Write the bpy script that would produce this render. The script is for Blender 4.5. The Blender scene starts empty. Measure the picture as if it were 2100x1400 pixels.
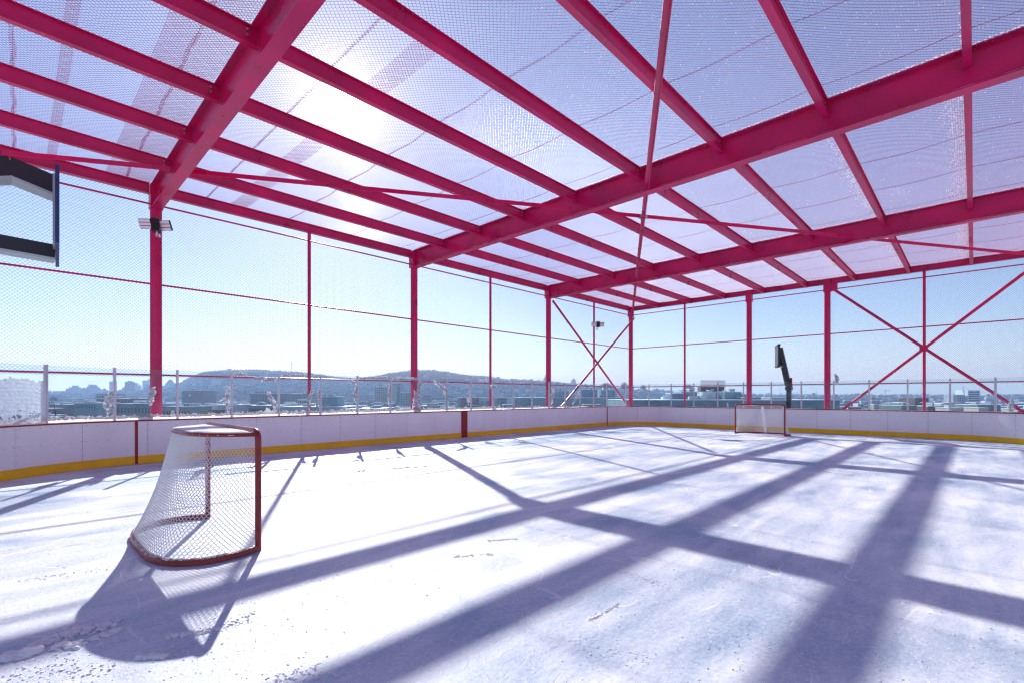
import bpy, math, random
from mathutils import Vector, Matrix, noise
R = random.Random(7)
C = bpy.context.scene
COL = C.collection

# ------------------------------------------------------------------ camera
TH = math.radians(44.04)
FPX, YH, CAMH = 980.5, 810.6, 1.6
cam = bpy.data.cameras.new("camera")
cam.sensor_width = 36.0
cam.lens = FPX / 2100 * 36.0
cam.shift_y = (YH - 700) / 2100
cam.clip_start = 0.05
cam.clip_end = 30000
co = bpy.data.objects.new("camera", cam)
COL.objects.link(co)
co.location = (0, 0, CAMH)
co.rotation_euler = (math.pi / 2, 0, TH - math.pi / 2)
C.camera = co

# ------------------------------------------------------------------ world and sun
SUN_AZ = math.radians(63.84)      # from +X towards +Y
SUN_EL = math.radians(29.9)
SV = Vector((math.cos(SUN_AZ) * math.cos(SUN_EL), math.sin(SUN_AZ) * math.cos(SUN_EL), math.sin(SUN_EL)))
W = bpy.data.worlds.new("World")
C.world = W
W.use_nodes = True
nt = W.node_tree
bg = nt.nodes['Background']
sky = nt.nodes.new('ShaderNodeTexSky')
sky.sky_type = 'NISHITA'
sky.sun_disc = False
sky.sun_elevation = SUN_EL
sky.sun_rotation = math.pi / 2 - SUN_AZ
sky.altitude = 100
sky.air_density = 1.0
sky.dust_density = 0.25
sky.ozone_density = 2.2
SKY_STRENGTH = 0.088
bg.inputs['Strength'].default_value = SKY_STRENGTH
# the bright sun and the glow round it in the winter air
tc = nt.nodes.new('ShaderNodeTexCoord')
dot = nt.nodes.new('ShaderNodeVectorMath'); dot.operation = 'DOT_PRODUCT'
nrm = nt.nodes.new('ShaderNodeVectorMath'); nrm.operation = 'NORMALIZE'
nt.links.new(tc.outputs['Generated'], nrm.inputs[0])
nt.links.new(nrm.outputs[0], dot.inputs[0])
dot.inputs[1].default_value = SV
def wmath(op, a, b):
    n = nt.nodes.new('ShaderNodeMath'); n.operation = op
    for i, v in enumerate((a, b)):
        if hasattr(v, 'is_output'): nt.links.new(v, n.inputs[i])
        elif v is not None: n.inputs[i].default_value = v
    return n.outputs[0]
dmax = wmath('MAXIMUM', dot.outputs['Value'], 0.0)
glow = None
for power, amp in ((60000.0, 7000.0), (5000.0, 220.0), (700.0, 14.0), (90.0, 1.2)):
    t = wmath('MULTIPLY', wmath('POWER', dmax, power), amp)
    glow = t if glow is None else wmath('ADD', glow, t)
gcol = nt.nodes.new('ShaderNodeVectorMath'); gcol.operation = 'SCALE'
gcol.inputs[0].default_value = (1.0, 0.97, 0.95)
nt.links.new(glow, gcol.inputs['Scale'])
add = nt.nodes.new('ShaderNodeVectorMath'); add.operation = 'ADD'
tint = nt.nodes.new('ShaderNodeVectorMath'); tint.operation = 'MULTIPLY'
tint.inputs[1].default_value = (1.0, 0.97, 1.06)
nt.links.new(sky.outputs[0], tint.inputs[0])
nt.links.new(tint.outputs[0], add.inputs[0])
nt.links.new(gcol.outputs[0], add.inputs[1])
nt.links.new(add.outputs[0], bg.inputs['Color'])

sl = bpy.data.lights.new("sun", 'SUN')
sl.energy = 4.8
sl.angle = math.radians(0.53)
sl.color = (1.0, 0.965, 0.925)
so = bpy.data.objects.new("sun", sl)
COL.objects.link(so)
so.rotation_euler = SV.to_track_quat('Z', 'Y').to_euler()
so.location = (60, 120, 80)

C.view_settings.view_transform = 'Standard'
C.view_settings.look = 'None'
C.view_settings.exposure = 0.80
C.view_settings.gamma = 1
C.render.film_transparent = False
C.cycles.max_bounces = 8
C.cycles.diffuse_bounces = 6
C.cycles.transparent_max_bounces = 24
C.cycles.caustics_reflective = False
C.cycles.caustics_refractive = False
C.cycles.sample_clamp_indirect = 6.0
C.cycles.use_denoising = True
C.cycles.denoising_prefilter = 'ACCURATE'
C.cycles.denoising_input_passes = 'RGB_ALBEDO_NORMAL'
C.cycles.use_adaptive_sampling = False
C.cycles.filter_width = 1.3

# ------------------------------------------------------------------ helpers
class MB:
    """collects faces and links them as ONE mesh object"""
    def __init__(s): s.v = []; s.f = []; s.m = []; s.sm = []
    def add(s, vs, fs, mi=0, smooth=False):
        o = len(s.v); s.v += [tuple(p) for p in vs]
        for f in fs: s.f.append(tuple(i + o for i in f)); s.m.append(mi); s.sm.append(smooth)
    def box(s, x0, x1, y0, y1, z0, z1, mi=0):
        vs = [(x0,y0,z0),(x1,y0,z0),(x1,y1,z0),(x0,y1,z0),(x0,y0,z1),(x1,y0,z1),(x1,y1,z1),(x0,y1,z1)]
        s.add(vs, [(0,3,2,1),(4,5,6,7),(0,1,5,4),(1,2,6,5),(2,3,7,6),(3,0,4,7)], mi)
    def obox(s, c, ux, uy, uz, hx, hy, hz, mi=0):
        c = Vector(c); ux = Vector(ux) * hx; uy = Vector(uy) * hy; uz = Vector(uz) * hz
        vs = [c + a * ux + b * uy + d * uz for d in (-1, 1) for a, b in ((-1,-1),(1,-1),(1,1),(-1,1))]
        s.add(vs, [(0,3,2,1),(4,5,6,7),(0,1,5,4),(1,2,6,5),(2,3,7,6),(3,0,4,7)], mi)
    def tube(s, pts, r, n=10, mi=0, closed=False, caps=True, smooth=True):
        pts = [Vector(p) for p in pts]
        rs = r if isinstance(r, (list, tuple)) else [r] * len(pts)
        N = len(pts); rings = []
        up = None
        for i, p in enumerate(pts):
            if closed: t = (pts[(i + 1) % N] - pts[i - 1])
            else: t = (pts[min(i + 1, N - 1)] - pts[max(i - 1, 0)])
            t.normalize()
            if up is None:
                up = Vector((0, 0, 1)) if abs(t.z) < 0.95 else Vector((1, 0, 0))
            a = t.cross(up)
            if a.length < 1e-6: a = t.orthogonal()
            a.normalize(); b = a.cross(t); up = b
            rings.append([p + rs[i] * (math.cos(2 * math.pi * k / n) * a + math.sin(2 * math.pi * k / n) * b) for k in range(n)])
        vs = [q for ring in rings for q in ring]
        fs = []
        for i in range(N if closed else N - 1):
            j = (i + 1) % N
            for k in range(n):
                fs.append((i * n + k, j * n + k, j * n + (k + 1) % n, i * n + (k + 1) % n))
        s.add(vs, fs, mi, smooth)
        if caps and not closed:
            s.add(rings[0], [tuple(range(n))], mi)
            s.add(rings[-1], [tuple(reversed(range(n)))], mi)
    def ico(s, c, r, sub=1, jit=0.25, squash=(1, 1, 1), mi=0, smooth=True):
        V, F = ICO[sub]
        sx, sy, sz = squash
        o = Vector((R.random() * 50, R.random() * 50, R.random() * 50))
        vs = []
        for p in V:
            k = r * (1 + jit * 2 * noise.noise(p * 1.7 + o))
            vs.append((c[0] + p.x * k * sx, c[1] + p.y * k * sy, c[2] + p.z * k * sz))
        s.add(vs, F, mi, smooth)
    def build(s, name, mats, parent=None, loc=None):
        me = bpy.data.meshes.new(name)
        me.from_pydata(s.v, [], s.f)
        for m in (mats if isinstance(mats, (list, tuple)) else [mats]): me.materials.append(m)
        me.polygons.foreach_set('material_index', s.m)
        me.polygons.foreach_set('use_smooth', s.sm)
        me.update()
        return link(name, me, parent, loc)

def link(name, data, parent=None, loc=None):
    o = bpy.data.objects.new(name, data)
    COL.objects.link(o)
    if parent is not None: o.parent = parent
    if loc is not None: o.location = loc
    return o

def thing(name, label, cat, loc=(0, 0, 0), rz=0.0, group=None):
    o = bpy.data.objects.new(name, None)
    o.empty_display_size = 0.3
    COL.objects.link(o)
    o.location = loc; o.rotation_euler = (0, 0, rz)
    return tag(o, label, cat, group)

def tag(o, label=None, cat=None, group=None, kind=None):
    if label: o['label'] = label
    if cat: o['category'] = cat
    if group: o['group'] = group
    if kind: o['kind'] = kind
    return o

def copy_obj(o, parent=None, loc=None):
    c = o.copy(); COL.objects.link(c)
    c.parent = parent
    if loc is not None: c.location = loc
    return c

def make_ico(sub):
    import bmesh
    bm = bmesh.new()
    bmesh.ops.create_icosphere(bm, subdivisions=sub, radius=1)
    bm.verts.ensure_lookup_table()
    V = [v.co.copy() for v in bm.verts]; F = [tuple(v.index for v in f.verts) for f in bm.faces]
    bm.free()
    return V, F
ICO = {1: make_ico(1), 2: make_ico(2), 3: make_ico(3)}

FW = Vector((math.cos(TH), math.sin(TH), 0)); RT = Vector((math.sin(TH), -math.cos(TH), 0))
def ray(px):
    return FW + RT * ((px - 1050) / FPX)
def at(px, z, y=None):
    """point of the world that lies z metres ahead on the bearing px; y gives its height"""
    p = ray(px) * z
    p.z = 0 if y is None else CAMH + (YH - y) / FPX * z
    return p

def smooth(a, b, x):
    t = min(1, max(0, (x - a) / (b - a))); return t * t * (3 - 2 * t)
def lerp_tab(tab, x):
    if x <= tab[0][0]: return tab[0][1]
    for (a, va), (b, vb) in zip(tab, tab[1:]):
        if x <= b:
            t = (x - a) / (b - a); t = t * t * (3 - 2 * t) if False else t
            return va + (vb - va) * t
    return tab[-1][1]

# ------------------------------------------------------------------ materials
def mat(name, col, rough=0.5, metal=0.0, spec=0.5, var=0.0, vscale=6.0, bump=0.0, bscale=40.0):
    m = bpy.data.materials.new(name); m.use_nodes = True
    n = m.node_tree; b = n.nodes['Principled BSDF']
    b.inputs['Roughness'].default_value = rough
    b.inputs['Metallic'].default_value = metal
    b.inputs['Specular IOR Level'].default_value = spec
    b.inputs['Base Color'].default_value = (*col, 1)
    if var or bump:
        t = n.nodes.new('ShaderNodeTexCoord')
    if var:
        x = n.nodes.new('ShaderNodeTexNoise'); x.inputs['Scale'].default_value = vscale; x.inputs['Detail'].default_value = 5
        n.links.new(t.outputs['Object'], x.inputs['Vector'])
        r = n.nodes.new('ShaderNodeMapRange')
        r.inputs['From Min'].default_value = 0.3; r.inputs['From Max'].default_value = 0.7
        r.inputs['To Min'].default_value = 1 - var; r.inputs['To Max'].default_value = 1 + var
        n.links.new(x.outputs['Fac'], r.inputs['Value'])
        s = n.nodes.new('ShaderNodeVectorMath'); s.operation = 'SCALE'
        s.inputs[0].default_value = col
        n.links.new(r.outputs[0], s.inputs['Scale'])
        n.links.new(s.outputs[0], b.inputs['Base Color'])
        r2 = n.nodes.new('ShaderNodeMapRange')
        r2.inputs['To Min'].default_value = max(0.03, rough - var * 0.6); r2.inputs['To Max'].default_value = min(1, rough + var * 0.6)
        n.links.new(x.outputs['Fac'], r2.inputs['Value'])
        n.links.new(r2.outputs[0], b.inputs['Roughness'])
    if bump:
        x2 = n.nodes.new('ShaderNodeTexNoise'); x2.inputs['Scale'].default_value = bscale; x2.inputs['Detail'].default_value = 4
        n.links.new(t.outputs['Object'], x2.inputs['Vector'])
        bn = n.nodes.new('ShaderNodeBump'); bn.inputs['Strength'].default_value = bump; bn.inputs['Distance'].default_value = 0.02
        n.links.new(x2.outputs['Fac'], bn.inputs['Height'])
        n.links.new(bn.outputs[0], b.inputs['Normal'])
    return m

M_STEEL = mat('red_painted_steel', (0.54, 0.004, 0.100), 0.30, 0, 0.5, 0.20, 1.3)
M_WIRE = mat('red_coated_wire', (0.46, 0.04, 0.20), 0.45, 0, 0.5)
M_FWIRE = mat('dark_red_fence_wire', (0.14, 0.008, 0.05), 0.45, 0, 0.5)
M_FROSTWIRE = mat('frosted_wire', (0.66, 0.30, 0.46), 0.6, 0, 0.4)
M_BOLT = mat('galvanised_bolt', (0.45, 0.42, 0.42), 0.4, 0.8)
def snow_mat(name, share):
    m = bpy.data.materials.new(name); m.use_nodes = True
    n = m.node_tree; L = n.links; n.nodes.clear()
    out = n.nodes.new('ShaderNodeOutputMaterial')
    df = n.nodes.new('ShaderNodeBsdfDiffuse'); df.inputs[0].default_value = (0.94, 0.95, 0.97, 1)
    tl = n.nodes.new('ShaderNodeBsdfTranslucent'); tl.inputs[0].default_value = (0.95, 0.96, 0.98, 1)
    mx = n.nodes.new('ShaderNodeMixShader'); mx.inputs[0].default_value = share
    L.new(df.outputs[0], mx.inputs[1]); L.new(tl.outputs[0], mx.inputs[2]); L.new(mx.outputs[0], out.inputs[0])
    return m
M_PACKED = mat('packed_snow', (0.90, 0.915, 0.94), 0.8, 0, 0.2, 0.02, 8, 0.4, 60)
M_SNOW = snow_mat('snow', 0.66)
M_GSNOW = snow_mat('ground_snow', 0.12)
M_NET = snow_mat('white_net_cord', 0.30)
M_BOARD = mat('white_board_plastic', (0.86, 0.86, 0.865), 0.42, 0, 0.4, 0.04, 1.2)
M_SEAM = mat('dark_joint', (0.10, 0.09, 0.11), 0.7)
M_YELLOW = mat('yellow_kick_plastic', (0.92, 0.56, 0.005), 0.45, 0, 0.4, 0.07, 2.5)
M_LINE = mat('dark_red_line', (0.30, 0.006, 0.015), 0.45, 0, 0.4, 0.08, 3)
M_ALU = mat('aluminium_post', (0.62, 0.60, 0.64), 0.38, 0.7, 0.5, 0.08, 4)
M_GOAL = mat('goal_red_paint', (0.27, 0.018, 0.016), 0.33, 0, 0.5, 0.15, 12)
M_NET = None
M_PAD = mat('white_canvas', (0.82, 0.81, 0.84), 0.75, 0, 0.2, 0.04, 9)
M_BLACK = mat('black_hoop_paint', (0.012, 0.014, 0.022), 0.35, 0, 0.5, 0.15, 5)
M_FLANGE = mat('grey_zinc_and_snow_bounce', (0.45, 0.50, 0.50), 0.45, 0.3, 0.5, 0.1, 6)  # grey metal; on the hoop arm flanges it paints in light reflected off snow
M_BBOARD = mat('dark_blue_backboard', (0.01, 0.03, 0.12), 0.25, 0, 0.5)
M_LED = mat('led_lens', (0.80, 0.76, 0.80), 0.3, 0, 0.5)
M_HOUSE = mat('black_lamp_housing', (0.015, 0.016, 0.02), 0.45, 0, 0.5)
M_DECK = mat('snowy_roof_deck', (0.74, 0.76, 0.80), 0.8, 0, 0.3, 0.1, 0.8)
M_TWIG = mat('bare_twigs', (0.085, 0.06, 0.05), 0.9, 0, 0.2)

# thin glass: tinted straight-through light plus a mirror share that grows at grazing angles
def glass_mat():
    m = bpy.data.materials.new('rink_glass'); m.use_nodes = True
    n = m.node_tree; n.nodes.clear()
    out = n.nodes.new('ShaderNodeOutputMaterial')
    tr = n.nodes.new('ShaderNodeBsdfTransparent'); tr.inputs[0].default_value = (0.76, 0.88, 0.95, 1)
    gl = n.nodes.new('ShaderNodeBsdfGlossy'); gl.inputs['Roughness'].default_value = 0.03
    gl.inputs['Color'].default_value = (0.9, 0.95, 1, 1)
    fr = n.nodes.new('ShaderNodeFresnel'); fr.inputs['IOR'].default_value = 1.45
    mx = n.nodes.new('ShaderNodeMixShader')
    t = n.nodes.new('ShaderNodeTexCoord')
    nz = n.nodes.new('ShaderNodeTexNoise'); nz.inputs['Scale'].default_value = 2.2; nz.inputs['Detail'].default_value = 6
    n.links.new(t.outputs['Object'], nz.inputs['Vector'])
    mr = n.nodes.new('ShaderNodeMapRange'); mr.inputs['From Min'].default_value = 0.45; mr.inputs['From Max'].default_value = 0.85
    mr.inputs['To Max'].default_value = 0.16
    n.links.new(nz.outputs['Fac'], mr.inputs['Value'])
    df = n.nodes.new('ShaderNodeBsdfDiffuse'); df.inputs[0].default_value = (0.8, 0.82, 0.85, 1)
    mx2 = n.nodes.new('ShaderNodeMixShader')
    n.links.new(fr.outputs[0], mx.inputs[0]); n.links.new(tr.outputs[0], mx.inputs[1]); n.links.new(gl.outputs[0], mx.inputs[2])
    n.links.new(mr.outputs[0], mx2.inputs[0]); n.links.new(mx.outputs[0], mx2.inputs[1]); n.links.new(df.outputs[0], mx2.inputs[2])
    n.links.new(mx2.outputs[0], out.inputs[0])
    return m
M_GLASS = glass_mat()

def frost_mat():
    m = bpy.data.materials.new('frost_film'); m.use_nodes = True
    n = m.node_tree; n.nodes.clear()
    out = n.nodes.new('ShaderNodeOutputMaterial')
    tr = n.nodes.new('ShaderNodeBsdfTransparent')
    df = n.nodes.new('ShaderNodeBsdfDiffuse'); df.inputs[0].default_value = (0.86, 0.89, 0.92, 1)
    tl = n.nodes.new('ShaderNodeBsdfTranslucent'); tl.inputs[0].default_value = (0.80, 0.86, 0.90, 1)
    a = n.nodes.new('ShaderNodeMixShader'); a.inputs[0].default_value = 0.45
    n.links.new(df.outputs[0], a.inputs[1]); n.links.new(tl.outputs[0], a.inputs[2])
    t = n.nodes.new('ShaderNodeTexCoord')
    nz = n.nodes.new('ShaderNodeTexNoise'); nz.inputs['Scale'].default_value = 18; nz.inputs['Detail'].default_value = 8
    n.links.new(t.outputs['Object'], nz.inputs['Vector'])
    mr = n.nodes.new('ShaderNodeMapRange'); mr.inputs['From Min'].default_value = 0.32; mr.inputs['From Max'].default_value = 0.52
    mr.inputs['To Min'].default_value = 0.80
    n.links.new(nz.outputs['Fac'], mr.inputs['Value'])
    x = n.nodes.new('ShaderNodeMixShader')
    n.links.new(mr.outputs[0], x.inputs[0]); n.links.new(tr.outputs[0], x.inputs[1]); n.links.new(a.outputs[0], x.inputs[2])
    n.links.new(x.outputs[0], out.inputs[0])
    return m
M_FROST = frost_mat()

def ice_mat():
    m = bpy.data.materials.new('scraped_ice'); m.use_nodes = True
    n = m.node_tree; L = n.links; b = n.nodes['Principled BSDF']
    t = n.nodes.new('ShaderNodeTexCoord')
    def mapping(scale, rot=0):
        q = n.nodes.new('ShaderNodeMapping'); q.inputs['Scale'].default_value = scale
        q.inputs['Rotation'].default_value = (0, 0, rot)
        L.new(t.outputs['Object'], q.inputs['Vector']); return q.outputs[0]
    def nz(vec, scale, det=6, dist=0.0, rough=0.55):
        x = n.nodes.new('ShaderNodeTexNoise'); x.inputs['Scale'].default_value = scale; x.inputs['Detail'].default_value = det
        x.inputs['Distortion'].default_value = dist; x.inputs['Roughness'].default_value = rough
        L.new(vec, x.inputs['Vector']); return x.outputs['Fac']
    def mr(v, a, c, d=0.0, e=1.0):
        x = n.nodes.new('ShaderNodeMapRange'); x.clamp = True
        x.inputs['From Min'].default_value = a; x.inputs['From Max'].default_value = c
        x.inputs['To Min'].default_value = d; x.inputs['To Max'].default_value = e
        L.new(v, x.inputs['Value']); return x.outputs[0]
    def ma(op, a, c):
        x = n.nodes.new('ShaderNodeMath'); x.operation = op
        for i, v in enumerate((a, c)):
            if v is None: continue
            if hasattr(v, 'is_output'): L.new(v, x.inputs[i])
            else: x.inputs[i].default_value = v
        return x.outputs[0]
    plough = mapping((0.35, 1.5, 1), math.radians(-28))
    big = nz(mapping((1, 1, 1)), 0.55, 7, 0.6)
    streak = nz(plough, 1.6, 8, 0.4, 0.62)
    gran = nz(mapping((1, 1, 1)), 26, 5, 0, 0.7)
    fine = nz(mapping((1, 1, 1)), 120, 3, 0, 0.7)
    snowy = ma('ADD', ma('MULTIPLY', big, 0.45), ma('ADD', ma('MULTIPLY', streak, 0.40), ma('MULTIPLY', gran, 0.22)))
    mask = mr(snowy, 0.40, 0.63)
    def track(vec, scale, w):
        v = nz(vec, scale, 1.5, 0.0, 0.4)
        d = ma('ABSOLUTE', ma('SUBTRACT', v, 0.5), None)
        return mr(d, 0.0, w, 1.0, 0.0)
    tr = ma('MAXIMUM', track(mapping((1, 0.35, 1), 0.5), 0.9, 0.0022), track(mapping((0.4, 1, 1), 1.2), 1.1, 0.0020))
    tr = ma('MAXIMUM', tr, track(mapping((0.6, 0.9, 1), -0.7), 1.5, 0.0022))
    brk = mr(nz(mapping((1, 1, 1)), 1.1, 3), 0.46, 0.6)
    tr = ma('MULTIPLY', tr, brk)
    grains = mr(nz(mapping((1, 1, 1)), 55, 2, 0, 0.5), 0.62, 0.70)
    fac = ma('MINIMUM', ma('ADD', mask, ma('MAXIMUM', ma('MULTIPLY', tr, 0.7), ma('MULTIPLY', grains, 0.6))), 1.0)
    cx = n.nodes.new('ShaderNodeMix'); cx.data_type = 'RGBA'
    cx.inputs[6].default_value = (0.22, 0.33, 0.50, 1)
    cx.inputs[7].default_value = (0.85, 0.872, 0.905, 1)
    L.new(fac, cx.inputs[0]); L.new(cx.outputs[2], b.inputs['Base Color'])
    L.new(mr(fac, 0, 1, 0.36, 0.70), b.inputs['Roughness'])
    b.inputs['Specular IOR Level'].default_value = 0.36
    b.inputs['Coat Weight'].default_value = 0.0
    h = ma('ADD', ma('MULTIPLY', mask, 0.55), ma('ADD', ma('MULTIPLY', gran, 0.35), ma('ADD', ma('MULTIPLY', fine, 0.16), ma('MULTIPLY', grains, 0.4))))
    h = ma('SUBTRACT', h, ma('MULTIPLY', tr, 0.3))
    bn = n.nodes.new('ShaderNodeBump'); bn.inputs['Strength'].default_value = 0.5; bn.inputs['Distance'].default_value = 0.012
    L.new(h, bn.inputs['Height']); L.new(bn.outputs[0], b.inputs['Normal'])
    return m
M_ICE = ice_mat()

# ------------------------------------------------------------------ rink outline (a closed-corner path, walked from the near end to the right)
def rink_path():
    P = []
    def arc(cx, cy, r, a0, a1, n=40):
        for i in range(n + 1):
            a = math.radians(a0 + (a1 - a0) * i / n); P.append(Vector((cx + r * math.cos(a), cy + r * math.sin(a), 0)))
    P.append(Vector((-1.05, 7.2, 0)))
    arc(2.15, 10.9, 3.2, 180, 90)
    arc(21.7, 12.0, 2.1, 90, 0)
    arc(20.8, 0.95, 3.0, 0, -75)
    return P
PATH = rink_path()
CUM = [0.0]
for a, b in zip(PATH, PATH[1:]): CUM.append(CUM[-1] + (b - a).length)
def on_path(s):
    s = min(max(s, 0), CUM[-1] - 1e-6)
    for i in range(len(CUM) - 1):
        if s <= CUM[i + 1]:
            t = (s - CUM[i]) / max(1e-9, CUM[i + 1] - CUM[i])
            p = PATH[i].lerp(PATH[i + 1], t)
            d = (PATH[i + 1] - PATH[i]).normalized()
            return p, d, Vector((-d.y, d.x, 0))     # point, tangent, outward normal
    return PATH[-1], Vector((1, 0, 0)), Vector((0, 1, 0))
def s_at_x(x):                                       # along the straight left side
    best = min(range(20000), key=lambda i: abs(on_path(CUM[-1] * i / 20000)[0].x - x) + (0 if on_path(CUM[-1] * i / 20000)[0].y > 12.5 else 99))
    return CUM[-1] * best / 20000
_tab = [(CUM[-1] * i / 4000, on_path(CUM[-1] * i / 4000)[0]) for i in range(4001)]
def s_at_x(x):
    return min((q for q in _tab if q[1].y > 11.9), key=lambda q: abs(q[1].x - x))[0]
def s_at_px(px):
    def e(p):
        z = p.dot(FW)
        return abs(1050 + FPX * p.dot(RT) / z - px) if z > 0.5 else 1e9
    return min(_tab, key=lambda q: e(q[1]))[0]

# ------------------------------------------------------------------ ice and roof deck
mb = MB()
poly = []
for i in range(181):
    p, d, nrm_ = on_path(CUM[-1] * i / 180); poly.append(p + nrm_ * 0.05)
poly += [Vector((16, -4.65, 0)), Vector((-1.1, -4.65, 0))]
mb.add(poly, [tuple(reversed(range(len(poly))))])
tag(mb.build('ice', M_ICE), kind='structure')
mb = MB(); mb.box(-7.5, 27.2, -7, 16.2, -0.6, -0.03)
tag(mb.build('roof_deck', M_DECK), kind='structure')

# ------------------------------------------------------------------ steel canopy
BAY = 7.81; X0 = 2.455; XC = X0 + 3 * BAY; YW = 15.0; YS = -5.515; SP = 1.865
ZT, ZB = 6.95, 6.34
canopy = thing('steel_canopy', 'red painted steel canopy frame with wire mesh roof over the rink', 'canopy', (X0, YW, 0))
OFF = Vector((-X0, -YW, 0))
def put(mbuild, name, m, parent=None):
    o = mbuild.build(name, m, parent if parent else canopy)
    if parent is None: o.location = OFF
    return o
GX = [X0 - BAY, X0, X0 + BAY, X0 + 2 * BAY]
def ibeam(mb, a, b, depth, wid, tf, tw, ztop):
    a = Vector(a); b = Vector(b); t = (b - a); ln = t.length; t.normalize(); sdir = Vector((-t.y, t.x, 0)); z = Vector((0, 0, 1))
    c = (a + b) / 2
    c0 = Vector((c.x, c.y, ztop - tf / 2)); mb.obox(c0, t, sdir, z, ln / 2, wid / 2, tf / 2)
    c1 = Vector((c.x, c.y, ztop - depth + tf / 2)); mb.obox(c1, t, sdir, z, ln / 2, wid / 2, tf / 2)
    c2 = Vector((c.x, c.y, ztop - depth / 2)); mb.obox(c2, t, sdir, z, ln / 2, tw / 2, depth / 2 - tf)
# columns
colmb = MB()
colmb.tube([(0, 0, -0.03), (0, 0, 6.33)], 0.128, 24)
col0 = colmb.build('column', M_STEEL, canopy, (0, 0, 0))
pl = MB(); pl.box(-0.2, 0.2, -0.2, 0.2, -0.03, 0.0)
pl0 = pl.build('base_plate', M_STEEL, col0)
cap = MB(); cap.box(-0.135, 0.135, -0.135, 0.135, 6.33, 6.93)
cap0 = cap.build('head_plate', M_STEEL, col0)
UB = 3.38
colpos = [(GX[0], YW), (GX[2], YW), (GX[3], YW), (XC, YW), (XC, YW - 2 * UB), (XC, YW - 3 * UB), (XC, YW - 5 * UB)] + [(x, YS) for x in GX] + [(XC, YS)]
for x, y in colpos:
    c = copy_obj(col0, canopy, Vector((x, y, 0)) + OFF)
    for ch in (pl0, cap0): copy_obj(ch, c)
# girders
gm = MB(); ibeam(gm, (0, -0.14, 0), (0, YS - YW + 0.1, 0), 0.62, 0.23, 0.022, 0.014, ZT)
g0 = gm.build('girder', M_STEEL, canopy, (0, 0, 0))
for x in (GX[0], GX[2], GX[3]): copy_obj(g0, canopy, Vector((x - X0, 0, 0)))
# eave beams on the long sides, per bay; end beam on the back wall
em = MB(); ibeam(em, (0.14, 0, 0), (BAY - 0.14, 0, 0), 0.26, 0.15, 0.014, 0.010, ZT)
e0 = em.build('eave_beam', M_STEEL, canopy, (-BAY, 0, 0))
for k in (0, 1, 2): copy_obj(e0, canopy, (k * BAY, 0, 0))
for k in (-1, 0, 1, 2): copy_obj(e0, canopy, (k * BAY, YS - YW, 0))
em = MB(); ibeam(em, (0, -0.14, 0), (0, YS - YW + 0.14, 0), 0.26, 0.15, 0.014, 0.010, ZT)
em.build('end_beam', M_STEEL, canopy, (XC - X0, 0, 0))
# purlins with end plates and bolts
pm = MB(); ibeam(pm, (0.012, 0, 0), (BAY - 0.012, 0, 0), 0.275, 0.105, 0.011, 0.008, ZT - 0.012)
for xx in (0.16, BAY - 0.16):
    for zz in (6.865, 6.785):
        pm.tube([(xx, -0.006, zz), (xx, -0.030, zz)], 0.018, 8, 1)
p0 = pm.build('purlin', [M_STEEL, M_BOLT], canopy, (-BAY, -SP, 0))
for b in range(-1, 3):
    for k in range(1, 11):
        if b == -1 and k == 1: continue
        copy_obj(p0, canopy, (b * BAY, -SP * k, 0))
# diagonal roof ties (angle bars) between the girders
def tie(a, b, r=0.05):
    m = MB(); a = Vector(a); b = Vector(b); t = (b - a).normalized(); sd = Vector((-t.y, t.x, 0)).normalized(); up = sd.cross(t) * -1
    c = (a + b) / 2; h = (b - a).length / 2
    m.obox(c + up * 0.0, t, sd, up, h, r, 0.005)
    m.obox(c - sd * (r - 0.005) - up * r, t, sd, up, h, 0.005, r - 0.005)
    for e in (a, b):
        m.tube([e + up * 0.003, e - up * 0.03], 0.02, 8)
    return put(m, 'tie_bar', M_STEEL)
def y1(x): return 13.98 - 0.626 * (x - 0.0)
def y2(x): return -0.62 + 0.60 * x
ZTIE = 6.52
edges = GX + [XC]
for i in range(4):
    a, b = edges[i] + 0.13, edges[i + 1] - 0.13
    if i == 0: a = -3.5
    put_a = tie((a, y1(a), ZTIE), (b, y1(b), ZTIE + 0.02))
for i in (1, 2, 3):
    a, b = edges[i] + 0.13, edges[i + 1] - 0.13
    if i == 1: a = 3.2
    tie((a, y2(a), ZTIE - 0.08), (b, y2(b), ZTIE - 0.06))
m = MB(); xx = (13.98 + 0.62) / 1.226
m.tube([(xx, y1(xx), ZTIE - 0.07), (xx, y1(xx), ZTIE - 0.01)], 0.13, 6)
put(m, 'clamp_plate', M_FLANGE)
# wall bracing
def brace(pts, r=0.055):
    m = MB(); m.tube(pts, r, 10); return put(m, 'wall_brace', M_STEEL)
ZM = 3.45
xa, xb = GX[3], XC
brace([(xa + 0.15, YW - 0.16, 6.22), (xb - 0.15, YW - 0.16, ZM * 2 - 6.22)])
brace([(xa + 0.15, YW - 0.30, ZM * 2 - 6.22), (xb - 0.15, YW - 0.30, 6.22)])
ya, yb = YW - 3 * UB, YW - 5 * UB
brace([(XC - 0.16, ya - 0.25, 6.42), (XC - 0.16, yb + 0.2, 3.52 * 2 - 6.42)], 0.06)
brace([(XC - 0.30, ya - 0.25, 3.52 * 2 - 6.42), (XC - 0.30, yb + 0.2, 6.42)], 0.06)
m = MB(); m.box(XC - 0.20, XC - 0.12, ya - 0.42, ya - 0.12, 6.32, 6.68); put(m, 'gusset_plate', M_STEEL)
m = MB(); m.box(XC - 0.37, XC - 0.08, ya - UB - 0.13, ya - UB + 0.13, 3.40, 3.62); put(m, 'gusset_plate', M_STEEL)

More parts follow.
